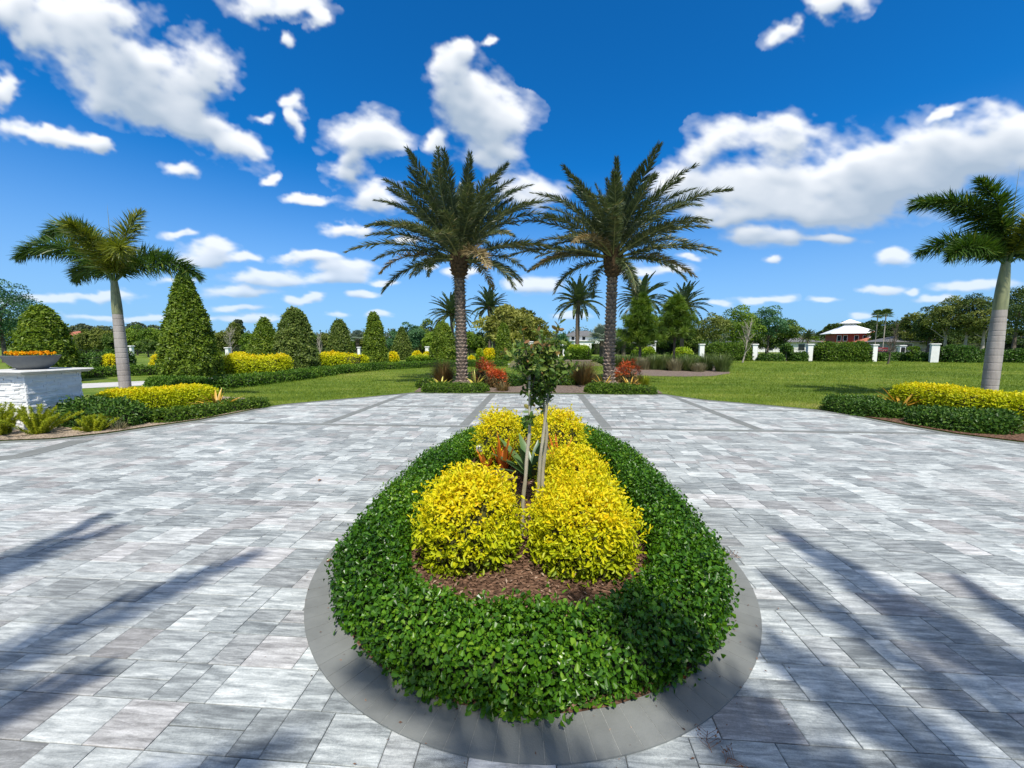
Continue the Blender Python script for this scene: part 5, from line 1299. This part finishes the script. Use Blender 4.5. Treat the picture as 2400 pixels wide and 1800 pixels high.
yb('low yellow green planting under the two round yellow bushes', 952, 1030, 35.5, 837, 1.2, 148, 'lime', 'cover')
yb('green rounded bush right of the left tall palm trunk', 1116, 1132, 38, 817, 1, 149, 'lime', 'cover', core='core')
yb('yellow bush right of the left tall palm trunk, under the small date palm', 1132, 1161, 39, 817, 1, 150)
yb('lower yellow tuft just right of the left tall palm trunk', 1098, 1112, 34, 836, 1, 151)
yb('lime hedge in front of the white house', 1330, 1386, 40, 812, 2, 152, 'lime', 'cover', core='core')
G = 'lime hedges by the pines'
yb('lime hedge below the rotated white pier', 1484, 1536, 34, 816, 1.3, 153, 'lime', 'cover', core='core')
hedge('ground_cover', 'low green planting strip behind the right tall palm, before the pines', 'ground cover', [atd(1395, 36), atd(1450, 34), atd(1500, 32), atd(1540, 31)], 1.6, .42, 5000, .11, 'cover', 158, lump=.08, rag=.12)
hedge('ground_cover', 'low green planting under the pines beside the white pier', 'ground cover', [atd(1545, 33), atd(1600, 32.5), atd(1640, 33)], 1.4, .6, 4000, .12, 'cover', 159, lump=.1, rag=.12)
yb('flat topped lime hedge left of the white pier', 1578, 1624, 35, 815, 1.3, 154, 'lime', 'cover', core='core')
hedge('hedge', 'dark hedge mass left of the ringed palm, behind the small yellow bush', 'hedge', [atd(185, 21), atd(215, 22), atd(245, 24)], 1.6, 1.05, 5000, .10, 'dkgreen', 155, lump=.1)
hedge('hedge', 'dark clipped hedge behind the small yellow bush and ringed palm', 'hedge', [atd(225, 27), atd(268, 27), atd(300, 27)], 1.4, hz(825, 27), 4500, .11, 'dkgreen', 156, lump=.1)
hedge('hedge', 'low dark green border behind the two tall palms', 'hedge', [atd(1405, 33), atd(1450, 32), atd(1490, 31)], 1.2, .5, 4000, .11, 'dkgreen', 157, lump=.1)

# ------------------------------------------------------------------ ornamental grass bed and pines
G = 'ornamental grasses in the lawn bed'
for i, (u, v, h, mm, lb) in enumerate(((1692, 866, 1.0, 'ograss', 'green grass clump at the right end of the bed'), (1655, 863, .95, 'ograss', 'green grass clump second from the right end of the bed'), (1612, 864, .9, 'ograss', 'green grass clump left of a straw coloured one'), (1582, 864, .72, 'straw', 'straw coloured grass clump between green ones'),
        (1556, 862, .95, 'ograss', 'tall green grass clump under the dark pine trunk'), (1533, 861, .9, 'ograss', 'green grass clump right of the slim pine trunk'), (1508, 861, .75, 'straw', 'pale grass clump at the slim pine trunk'), (1478, 858, .85, 'ograss', 'green grass clump behind the right red shrub'), (1450, 856, .85, 'ograss', 'green grass clump just right of the right tall palm'), (1635, 866, .5, 'straw', 'short straw tuft on the open mulch'))):
    x, y = at(u, v + 6); tuft('ornamental_grass', lb, 'grass', (x, y), 620, h * 1.1, .035, .30, mm, 160 + i, G, .34, .5)
pine('young pine with a slim dark trunk, left of the pair', 1500, 27, 704, 822, 108, 170, 'young pines in the grass bed')
pine('young pine with the thicker dark trunk, right of the pair', 1580, 29, 706, 800, 104, 171, 'young pines in the grass bed')

# ------------------------------------------------------------------ white fence piers and iron fence
G = 'white fence piers'
def pier(label, u, dist, wpx, vtop=806, rz=None, lantern=False, cap_o=.065):
    x, y = atd(u, dist); h = hz(vtop, dist); w = .70 * wpx / FPX * dist; root = empty('fence_pier', (x, y, 0), (-.12 if u > 1200 else .12) if rz is None else rz); tag(root, label, 'pier', G)
    c = .10; V, F = box(-w / 2, -w / 2, -.05, w / 2, w / 2, h - c); mk('shaft', [(V, F, 0, None)], [M['white_wall']], root)
    V, F = bev_box(-w / 2 - cap_o, -w / 2 - cap_o, h - c, w / 2 + cap_o, w / 2 + cap_o, h, .03); V2 = np.array([(-w / 2 - cap_o, -w / 2 - cap_o, h - c + .001), (w / 2 + cap_o, -w / 2 - cap_o, h - c + .001), (w / 2 + cap_o, w / 2 + cap_o, h - c + .001), (-w / 2 - cap_o, w / 2 + cap_o, h - c + .001)])
    mk('cap', [(V, F, 0, None), (V2, [(3, 2, 1, 0)], 0, None)], [M['cap_stone']], root)
    if lantern:
        o = mk('plaque', [(*box(-.16, -w / 2 - .04, h * .55, .16, -w / 2 - .002, h * .86), 0, None)], [M['iron']], root)
    return root
pier('white pier at the right end of the grass bed', 1645, 38.5, 14)
pier('white pier right of the slender bare tree', 1769, 37.5, 14.5)
pier('white pier left of the tall round hedge before the brick house', 1898, 36.5, 15, 806)
pier('white pier overgrown by hedge, under the red sign', 2050, 35.5, 13, 807)
pier('small white pier with a dark lantern plaque', 2113, 39, 16, 809, None, True)
pier('wide white pier next to the dark woods', 2192, 34, 19, 805, -.5)
pier('white pier turned edgewise behind the lime hedge', 1527, 37, 20, 799, .55)
pier('white pier seen as a thin strip beside the left ringed palm', 307, 33, 8, 810, 0)
pier('white pier beside the largest cone tree', 533, 36, 11, 814, 0)
pier('white pier left of the small clipped cone', 775, 44, 10, 813)
pier('white pier right of the small clipped cone', 841, 43, 8, 813)
pier('white pier above the two round yellow bushes', 1001, 44, 11, 812)
pier('tall white pier seen through the young leafy tree', 1243, 42, 17, 800)
G = 'black iron fence panels'
def fence(label, u0, d0, u1, d1, h=1.25):
    a = np.array(atd(u0, d0)); b = np.array(atd(u1, d1)); L = np.linalg.norm(b - a); root = empty('iron_fence', (a[0], a[1], 0), math.atan2(b[1] - a[1], b[0] - a[0])); tag(root, label, 'fence', G)
    for z in (.18, h - .12): mk('rail', [(*box(0, -.018, z, L, .018, z + .04), 0, None)], [M['iron']], root)
    P = []; n = int(L / .13)
    for i in range(n + 1): P.append((*box(i * L / n - .009, -.009, .03, i * L / n + .009, .009, h), 0, None))
    mk('pickets', P, [M['iron']], root)
fence('black picket fence between the bare tree pier and the round hedge pier', 1777, 37.7, 1890, 36.9)
fence('black picket fence below the red sign', 2058, 35.9, 2105, 38.6)
fence('black picket fence from the lantern pier to the wide pier', 2121, 38.8, 2180, 34.8)
G = 'hedges along the white pier fence'
def fh(label, u0, u1, d0, d1, vt, w, seed, m='dkgreen', n=6000, lump=.14):
    a = atd(u0, d0); b = atd(u1, d1); hedge('hedge', label, 'hedge', [a, ((a[0] + b[0]) / 2, (a[1] + b[1]) / 2), b], w, hz(vt, (d0 + d1) / 2), n, .15, m, seed, group=G, flat=2.8, lump=lump, freq=1.4, rag=.18)
fh('tall loose hedge between the grass bed pier and the bare tree pier', 1655, 1768, 38.8, 38, 806, 1.8, 180, 'cover', 9000)
fh('low dark hedge left of the dark column shrub, before the picket fence', 1780, 1838, 36.6, 36.4, 830, 1.2, 181, n=3500)
fh('low dark hedge right of the dark column shrub, before the picket fence', 1852, 1890, 36.3, 36.2, 829, 1.2, 182, n=3000)
fh('tall rounded hedge right in front of the brick house', 1912, 2040, 36.3, 35.3, 803, 2.2, 183, 'cover', 11000)
fh('low hedge with the second bare tree in front', 2052, 2120, 36.2, 37, 829, 1.3, 184, n=4500)
fh('dark hedge between the lantern pier and the wide pier', 2120, 2185, 36.5, 34.5, 826, 1.4, 185, n=4500)
fh('black green hedge right of the wide pier', 2205, 2290, 34.5, 34, 812, 2.4, 186, n=7000)
fh('dark hedge beyond the thick ringed palm', 2290, 2420, 36, 33, 822, 2.2, 187, n=7000)
tree('shrub', 'dark column shaped shrub before the picket fence', 'shrub', 1845, 36.4, 797, 846, 28, 'dkgreen', 188, 2400, .15, ncl=22, group=None)
tree('shrub', 'bright conical shrub between the lantern pier and the wide pier', 'shrub', 2141, 35.5, 804, 848, 28, 'tree_b', 189, 2200, .14, ncl=20, group=None)

G = 'slender bare trees'
bare_tree('slender bare tree with a pale leaning trunk', 1743, 33, 736, 4, 190, .30, G, lean=.5)
bare_tree('small bare grey tree before the second fence stretch', 2086, 31, 790, 2, 191, .34, G, 'bark_tree', .1)
bare_tree('bare grey tree right of the largest cone tree', 540, 37, 757, 3, 192, .30, G, lean=0.1)
bare_tree('bare grey tree right of the broad clipped tree', 748, 43, 776, 3, 193, .32, G, lean=0.1)
bare_tree('taller bare tree among the dark woods near the fan palms', 2094, 48, 738, 3, 194, .26, G, 'bark_tree', .2)

# ------------------------------------------------------------------ palms across the lawn
G = 'smaller date palms across the lawn'
far_palm('date palm half hidden behind the left tall palm trunk', 1060, 58, 738, 54, 200, group=G)
far_palm('date palm right of the left tall palm, over the yellow bush', 1148, 56, 722, 48, 201, group=G)
far_palm('lone date palm in front of the white house', 1353, 50, 710, 60, 202, group=G)
far_palm('date palm behind the left young pine', 1500, 56, 704, 60, 203, group=G)
far_palm('date palm behind the right young pine', 1598, 56, 722, 56, 204, group=G)
G = 'silver fan palms'
far_palm('silver fan palm right of the lone date palm', 1412, 48, 797, 44, 210, group=G, kind='silver')
far_palm('dark fan palm right of the right tall palm trunk', 1462, 52, 800, 34, 211, group=G, kind='silver')
far_palm('pale silver fan palm behind the slim clipped tree', 1160, 50, 795, 32, 212, group=G, kind='silver')
far_palm('silver fan palm between two clipped trees', 838, 50, 797, 28, 213, group=G, kind='silver')
G = 'tall slender fan palms'
far_palm('left one of two tall slender fan palms', 2051, 62, 739, 16, 214, group=G, kind='fan')
far_palm('right one of two tall slender fan palms, leaning crowns touching', 2070, 60, 738, 18, 215, group=G, kind='fan')
far_palm('small bushy palm left of the brick house', 1893, 70, 792, 20, 216, group=None, kind='date')

# ------------------------------------------------------------------ houses
def hip_roof(x0, y0, x1, y1, z0, z1, ov, ridge=.0, th=.12):
    x0 -= ov; y0 -= ov; x1 += ov; y1 += ov; cx, cy = (x0 + x1) / 2, (y0 + y1) / 2; rx = (x1 - x0) / 2 * ridge; ry = .02
    V = [(x0, y0, z0), (x1, y0, z0), (x1, y1, z0), (x0, y1, z0), (cx - rx - .02, cy, z1), (cx + rx + .02, cy, z1), (x0, y0, z0 - th), (x1, y0, z0 - th), (x1, y1, z0 - th), (x0, y1, z0 - th)]
    q = [(0, 1, 5, 4), (2, 3, 4, 5), (0, 6, 7, 1), (1, 7, 8, 2), (2, 8, 9, 3), (3, 9, 6, 0), (9, 8, 7, 6)]; t = [(1, 2, 5), (3, 0, 4)]
    return [(V, q, 0, None), (V, t, 0, None)]

def window(root, x, y, z, w, h, arch=False):
    f = mk('window', [(*box(x - w / 2 - .1, y - .06, z - .1, x + w / 2 + .1, y - .004, z + h + .1), 0, None)], [M['white_wall']], root)
    mk('pane', [(*box(x - w / 2, y - .09, z, x + w / 2, y - .062, z + h), 0, None)], [M['glass']], f)

def houses():
    # red brick house with the white roof and cupola
    d = 118; s = d / FPX; x, y = atd(1982, d); r = empty('brick_house', (x, y, 0), -.42); tag(r, 'red brick house with a white metal roof and roof lantern', 'house')
    zb, ze, zp = hz(803, d), hz(782, d), hz(760, d); W = 60 * s
    mk('base_wall', [(*box(-W / 2, -6, -.1, W / 2 * .98, 6, zb), 0, None)], [M['wall_grey']], r)
    mk('wall', [(*box(-W / 2 + .02, -5.98, zb, W / 2 + .9, 5.98, ze - .12), 0, None)], [M['brick']], r)
    rf = mk('roof', hip_roof(-W / 2, -6, W / 2 + 1, 6, ze, zp, 1.3, .10), [M['roof_white']], r)
    c = mk('roof_lantern', [(*box(-.95, -.9, zp - .9, 1.95, .9, zp + .35), 0, None)], [M['wall_grey']], rf)
    mk('lantern_roof', hip_roof(-1.2, -1.2, 2.2, 1.2, zp + .35, zp + 1.5, .6, .05), [M['roof_white']], rf)
    for i in (-.38, -.2, .12, .36): window(r, W * i, -6, zb + .5, .8, 1.5)
    # lower wing with clay roof and white arcade
    g_ = mk('entry_wing', [(*box(-.5, -12, -.1, W / 2 + 4.2, -6.02, hz(806, d)), 0, None)], [M['white_wall']], r)
    mk('wing_roof', hip_roof(-.5, -12, W / 2 + 4.2, -6.4, hz(805, d), hz(793, d), .8, .3), [M['roof_red']], g_)
    for i in range(4):
        xx = 1.2 + i * 2.4; A = np.linspace(0, math.pi, 9); V = [(xx - .6, -12.03, .2), (xx + .6, -12.03, .2)] + [(xx + .6 * math.cos(a), -12.03, 1.3 + .6 * math.sin(a)) for a in A]
        cen = len(V); V.append((xx, -12.03, .9)); o = [0, 1] + list(range(2, 11)); mk('arch_window', [(V, [(o[k], o[(k + 1) % 11], cen) for k in range(11)], 0, None)], [M['glass']], g_)
    mk('gable', hip_roof(3.2, -7.6, 5.4, -6.0, hz(785, d), hz(778, d), .3, .1) + [(*box(3.3, -7.5, hz(797, d), 5.3, -6.01, hz(785.5, d)), 1, None)], [M['roof_red'], M['white_wall']], r)
    # white house in the middle
    d = 92; s = d / FPX; x, y = atd(1362, d); r = empty('white_house', (x, y, 0), .15); tag(r, 'white two storey house with a grey roof in the middle', 'house')
    mk('garage', [(*box(-3.2, -6, -.1, 1.6, 0, hz(800, d)), 0, None)], [M['white_wall']], r); mk('garage_roof', [(*box(-3.4, -6.3, hz(800, d), 1.8, 0, hz(798.5, d)), 0, None)], [M['cap_stone']], r)
    mk('wall', [(*box(-2.8, 0.02, -.1, 5, 8, hz(786, d)), 0, None)], [M['white_wall']], r); mk('roof', hip_roof(-2.8, 0, 5, 8, hz(787, d), hz(774, d), .6, .3), [M['roof_grey']], r)
    for xx in (-2, -.8, .6): window(r, xx, .02, hz(797, d), .7, .8)
    # small white house right of the dense trees
    d = 95; x, y = atd(1864, d); r = empty('white_house', (x, y, 0), -.1); tag(r, 'low white house with a clay roof behind the picket fence', 'house')
    mk('wall', [(*box(-3.5, -4, -.1, 3.5, 4, hz(801, d)), 0, None)], [M['white_wall']], r); mk('roof', hip_roof(-3.5, -4, 3.5, 4, hz(801, d), hz(792, d), .7, .2), [M['roof_red']], r); window(r, -1.2, -4, .5, 1, .9); window(r, 1.4, -4, .5, 1, .9)
    d = 80; x, y = atd(1808, d); r = empty('white_house', (x, y, 0), 0); tag(r, 'white house front glimpsed under the dense trees', 'house')
    mk('wall', [(*box(-7, -3, -.1, 7, 3, 2.1), 0, None)], [M['white_wall']], r); mk('roof', hip_roof(-7, -3, 7, 3, 2.1, 3.2, .7, .4), [M['roof_grey']], r)
    for xx in (-5, -2, 1, 4): window(r, xx, -3, .4, 1.2, 1.2)
    # grey house by the woods
    d = 78; x, y = atd(2124, d); r = empty('grey_house', (x, y, 0), -.3); tag(r, 'grey house with a shingle roof at the edge of the woods', 'house')
    mk('wall', [(*box(-4.5, -4, -.1, 4.5, 4, hz(801, d)), 0, None)], [M['wall_grey']], r); mk('roof', hip_roof(-4.5, -4, 4.5, 4, hz(801, d), hz(787, d), .7, .35), [M['roof_grey']], r); window(r, 2.4, -4, .8, 1.2, .9); window(r, -1.5, -4, .8, 1.2, .9)
    for (lb, u, wd, vt, ve) in (('tan house with a pale clay roof left of the ringed palm', 196, 34, 776, 786), ('tan house with a flat gable just beside the ringed palm', 262, 36, 783, 790)):
        d = 85; x, y = atd(u, d); W = wd / FPX * d; r = empty('tan_house', (x, y, 0), .3); tag(r, lb, 'house'); mk('wall', [(*box(-W / 2, -3, -.1, W / 2, 3, hz(ve, d)), 0, None)], [M['wall_tan']], r); mk('roof', hip_roof(-W / 2, -3, W / 2, 3, hz(ve, d), hz(vt, d), .6, .3), [M['roof_red'] if u < 200 else M['cap_stone']], r)
        window(r, -W * .2, -3, .8, 1.1, 1.1); window(r, W * .22, -3, .8, 1.1, 1.1)
    # red notice board
    d = 52; x, y = atd(2067, d); r = empty('notice_board', (x, y, 0), -.25); tag(r, 'red notice board with two white lines above the picket fence', 'sign')
    z0, z1 = hz(823, d), hz(815, d); w = 24 / FPX * d / 2
    mk('board', [(*box(-w, -.03, z0, w, .03, z1), 0, None)], [M['sign_red']], r)
    mk('lettering', [(*box(-w * .85, -.036, z0 + (z1 - z0) * .62, w * .1, -.031, z0 + (z1 - z0) * .74), 0, None), (*box(-w * .6, -.036, z0 + (z1 - z0) * .28, w * .75, -.031, z0 + (z1 - z0) * .40), 0, None)], [M['sign_white']], r)
    for sx in (-.8, .8): mk('post', [(*box(sx * w - .04, .031, 0, sx * w + .04, .10, z1), 0, None)], [M['iron']], r)
    # stone bird bath and pedestal
    for (lb, u, v0, wpx, nm) in (('pale stone bird bath left of the lime hedge', 1321, 808, 14, 'bird_bath'), ('short pale stone pedestal beside the bird bath', 1309, 813, 7, 'pedestal')):
        d = 44; x, y = atd(u, d); h = hz(v0, d); w = wpx / FPX * d / 2; r = empty(nm, (x, y, 0)); tag(r, lb, nm.replace('_', ' '))
        z = np.array((0, .08, .09, h * .8, h * .88, h * .93, h)); rr = np.array((w * .6, w * .6, w * .34, w * .28, w * .45, w, w)) ; mk('column', tubeparts(np.column_stack((z[:5] * 0, z[:5] * 0, z[:5])), rr[:5], 0, 14), [M['cap_stone']], r)
        mk('top', tubeparts(np.column_stack((z[4:] * 0, z[4:] * 0, z[4:])), rr[4:], 0, 18), [M['cap_stone']], r)
houses()

# ------------------------------------------------------------------ trees beyond the fence
def feathery(P, w, rz_):                  # broad skirt of hanging twigs
    q = np.clip((P[:, 2] / rz_ + 1) / 2, 0, 1); k = 1.0 - .35 * q ** 2; P = P.copy(); P[:, 0] *= k; P[:, 1] *= k
    low = P[:, 2] < -.1 * rz_; P[low, 2] *= .9
    return P
T = tree
T('oak_tree', 'blue green spreading oak at the left edge', 'tree', 8, 34, 645, 830, 150, 'tree_d', 300, 9000, .16, ncl=60, group=None)
T('oak_tree', 'dark low tree under the left edge oak', 'tree', 40, 40, 740, 835, 110, 'tree_a', 301, 4500, .18)
for i, (lb, u, d, vt, vb, w, m) in enumerate((
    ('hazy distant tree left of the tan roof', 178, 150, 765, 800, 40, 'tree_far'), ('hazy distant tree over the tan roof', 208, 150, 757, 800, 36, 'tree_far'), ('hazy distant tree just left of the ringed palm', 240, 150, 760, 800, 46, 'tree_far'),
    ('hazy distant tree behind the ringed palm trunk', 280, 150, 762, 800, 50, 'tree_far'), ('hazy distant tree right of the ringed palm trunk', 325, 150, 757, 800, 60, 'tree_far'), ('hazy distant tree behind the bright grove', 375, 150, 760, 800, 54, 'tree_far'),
    ('olive tree before the tan house', 200, 60, 770, 832, 44, 'tree_c'), ('brownish tree before the tan houses', 236, 58, 768, 832, 46, 'tree_c'), ('dark tree left of the ringed palm trunk', 262, 55, 775, 835, 36, 'tree_a'),
    ('bright green tree right of the ringed palm trunk', 320, 55, 762, 822, 54, 'tree_b'), ('bright green tree between ringed palm and largest cone', 362, 54, 764, 822, 50, 'tree_b'), ('bright tree touching the left side of the largest cone', 400, 56, 768, 822, 50, 'tree_b'), ('dark green low tree behind the small yellow bush', 345, 48, 795, 830, 50, 'tree_a'),
    ('grey green slender tree behind the bare tree', 552, 62, 753, 826, 34, 'tree_c'), ('pale tree above the bare grey tree', 560, 75, 748, 800, 26, 'tree_far'), ('dark green tree left of the pointed cone', 590, 60, 774, 830, 46, 'tree_b'), ('dark low tree behind the bare grey tree', 526, 66, 772, 828, 44, 'tree_c'),
    ('olive tree left of the second bare tree', 735, 66, 782, 830, 44, 'tree_b'), ('olive tree behind the second bare tree', 772, 68, 778, 828, 46, 'tree_c'), ('olive tree behind the small clipped cone', 812, 70, 782, 828, 44, 'tree_b'), ('grey tree behind the silver fan palm', 845, 72, 780, 826, 34, 'tree_c'),
    ('dark pine like tree right of the narrow clipped tree', 922, 58, 772, 826, 34, 'tree_d'), ('dark green tree beside the dull cone', 960, 60, 750, 830, 66, 'tree_d'), ('dense dark tree left of the left tall palm', 1000, 62, 746, 832, 64, 'tree_a'), ('bright low tree between clipped trees', 1010, 52, 776, 832, 44, 'tree_b'),
    ('green tree right behind the left tall palm trunk', 1100, 56, 770, 832, 56, 'tree_b'), ('dark tree under the small date palm', 1130, 58, 778, 832, 48, 'tree_a'),
    ('low olive shrubbery tree left of the bird bath', 1290, 60, 796, 826, 60, 'tree_c'), ('small dark round tree left of the white house', 1319, 75, 781, 815, 26, 'tree_d'), ('low green tree beside the bird bath', 1318, 58, 800, 828, 40, 'tree_b'),
    ('dark tree behind the right tall palm trunk', 1440, 62, 785, 834, 60, 'tree_a'), ('dark low tree behind the left pine', 1480, 60, 790, 834, 60, 'tree_a'), ('dark tree between the two pines', 1545, 60, 768, 834, 60, 'tree_a'), ('dark tree behind the right pine', 1610, 58, 760, 834, 70, 'tree_a'),
    ('tall olive green tree right of the pines', 1668, 50, 727, 828, 84, 'tree_c'), ('tallest light green tree above the pier hedge', 1718, 52, 712, 826, 96, 'tree_b'), ('green tree behind the slender bare tree', 1752, 54, 728, 826, 80, 'tree_b'),
    ('dark green dense tree right of the bare tree', 1800, 54, 712, 808, 92, 'tree_d'), ('dark spreading tree over the picket fence', 1842, 56, 752, 806, 66, 'tree_a'), ('low dark tree under the dense tree', 1795, 58, 775, 830, 90, 'tree_a'),
    ('small green tree left of the brick house', 1905, 85, 790, 815, 30, 'tree_b'))):
    T('tree', lb, 'tree', u, d, vt, vb, w, m, 310 + i, 3600 if d > 100 else 5200, ncl=34)
# feathery willow-like tree
g_ = None
T('feathery_tree', 'wide olive feathery tree with drooping twigs in the middle', 'tree', 1195, 50, 720, 850, 190, 'olive_feather', 370, 18000, .42, ncl=60, group=None, tm=TRI, hollow=.35, rag=.5, squash=.9, shape=feathery)
# woods on the right
for i, (lb, u, d, vt, vb, w, m) in enumerate((
    ('dark tree behind the brick house, left side', 1950, 150, 754, 800, 60, 'tree_dark'), ('dark tree behind the brick house roof', 1995, 150, 748, 800, 64, 'tree_dark'), ('dark tree right behind the roof lantern', 2035, 145, 750, 806, 60, 'tree_dark'),
    ('dark tree behind the two slender fan palms', 2068, 100, 752, 820, 60, 'tree_dark'), ('dark tree right of the two slender fan palms', 2106, 90, 748, 824, 64, 'tree_dark'), ('wood edge tree above the lantern pier', 2140, 75, 726, 822, 62, 'tree_c'),
    ('wood edge tree above the wide pier', 2176, 68, 712, 824, 70, 'tree_dark'), ('tall wood tree with a pale trunk', 2215, 64, 697, 800, 84, 'tree_c'), ('tallest wood tree left of the thick ringed palm', 2262, 62, 686, 806, 96, 'tree_dark'), ('broad olive wood tree beside the thick ringed palm', 2304, 60, 690, 806, 96, 'tree_c'),
    ('dark wood tree right of the thick ringed palm', 2376, 50, 668, 800, 96, 'tree_dark'), ('black green wood tree at the right edge', 2420, 46, 650, 820, 110, 'tree_dark'),
    ('dark understorey tree behind the wide pier', 2200, 74, 768, 830, 84, 'tree_dark'), ('dark understorey tree in the woods, middle', 2262, 76, 772, 815, 96, 'tree_dark'), ('dark understorey tree left of the ringed trunk', 2312, 74, 770, 815, 90, 'tree_dark'), ('dark understorey tree right of the ringed trunk', 2380, 70, 765, 818, 90, 'tree_dark'), ('dark understorey tree near the grey house', 2150, 84, 772, 826, 70, 'tree_dark'))):
    T('tree', lb, 'tree', u, d, vt, vb, w, m, 400 + i, 6200, ncl=44, cl=.3, group='trees of the woods at the right', bark='bark_pale' if i in (5, 7, 8, 9) else 'bark_tree', trunk_r=.22)
G = 'background hedge lines'
def bh(label, u0, u1, d, vt, seed, m='dkgreen'):
    a, b = atd(u0, d), atd(u1, d); L = math.hypot(b[0] - a[0], b[1] - a[1])
    hedge('hedge', label, 'hedge', [a, ((a[0] + b[0]) / 2 + .3, (a[1] + b[1]) / 2 + .5), b], 2.2, hz(vt, d), int(170 * L), .30, m, seed, group=G, flat=2.6, lump=.3, freq=.7, rag=.3)
bh('long dark hedge line behind the left ringed palm', 150, 430, 64, 799, 450)
bh('long dark hedge line between the largest and the broad clipped trees', 505, 640, 72, 800, 451)
bh('long dark hedge line behind the small clipped cone and silver palm', 700, 960, 76, 801, 452)
bh('dark hedge line left of the tall palm behind the clipped trees', 960, 1130, 66, 798, 453, 'tree_dark')
bh('low hedge line behind the bird bath', 1235, 1335, 66, 801, 454, 'tree_c')
bh('dark hedge line behind the right tall palm and the pines', 1385, 1660, 60, 800, 455)
bh('dark hedge line deep in the right woods', 2215, 2480, 72, 800, 456, 'tree_dark')
# far tree line closing the horizon
def treeline():
    g = np.random.default_rng(500); P = []; N = []
    for i in range(420):
        u = -.95 + 2.2 * i / 420 + g.normal(0, .004); d = g.uniform(190, 260); x = CAM_X + d * (u * math.cos(YAW) - math.sin(YAW)); y = d * (u * math.sin(YAW) + math.cos(YAW))
        h = g.uniform(6, 10.5); r = g.uniform(3, 5); n = 130; D = nrm(g.normal(size=(n, 3))); D[:, 2] = np.abs(D[:, 2])
        P.append(np.column_stack((x + D[:, 0] * r, y + D[:, 1] * r, .3 + (h - .3) * np.clip(D[:, 2] * .7 + .35 * g.random(n), 0, 1)))); N.append(D)
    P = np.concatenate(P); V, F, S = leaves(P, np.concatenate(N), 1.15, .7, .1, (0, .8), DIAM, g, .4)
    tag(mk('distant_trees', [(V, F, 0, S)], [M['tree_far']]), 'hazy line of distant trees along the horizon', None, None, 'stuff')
treeline()
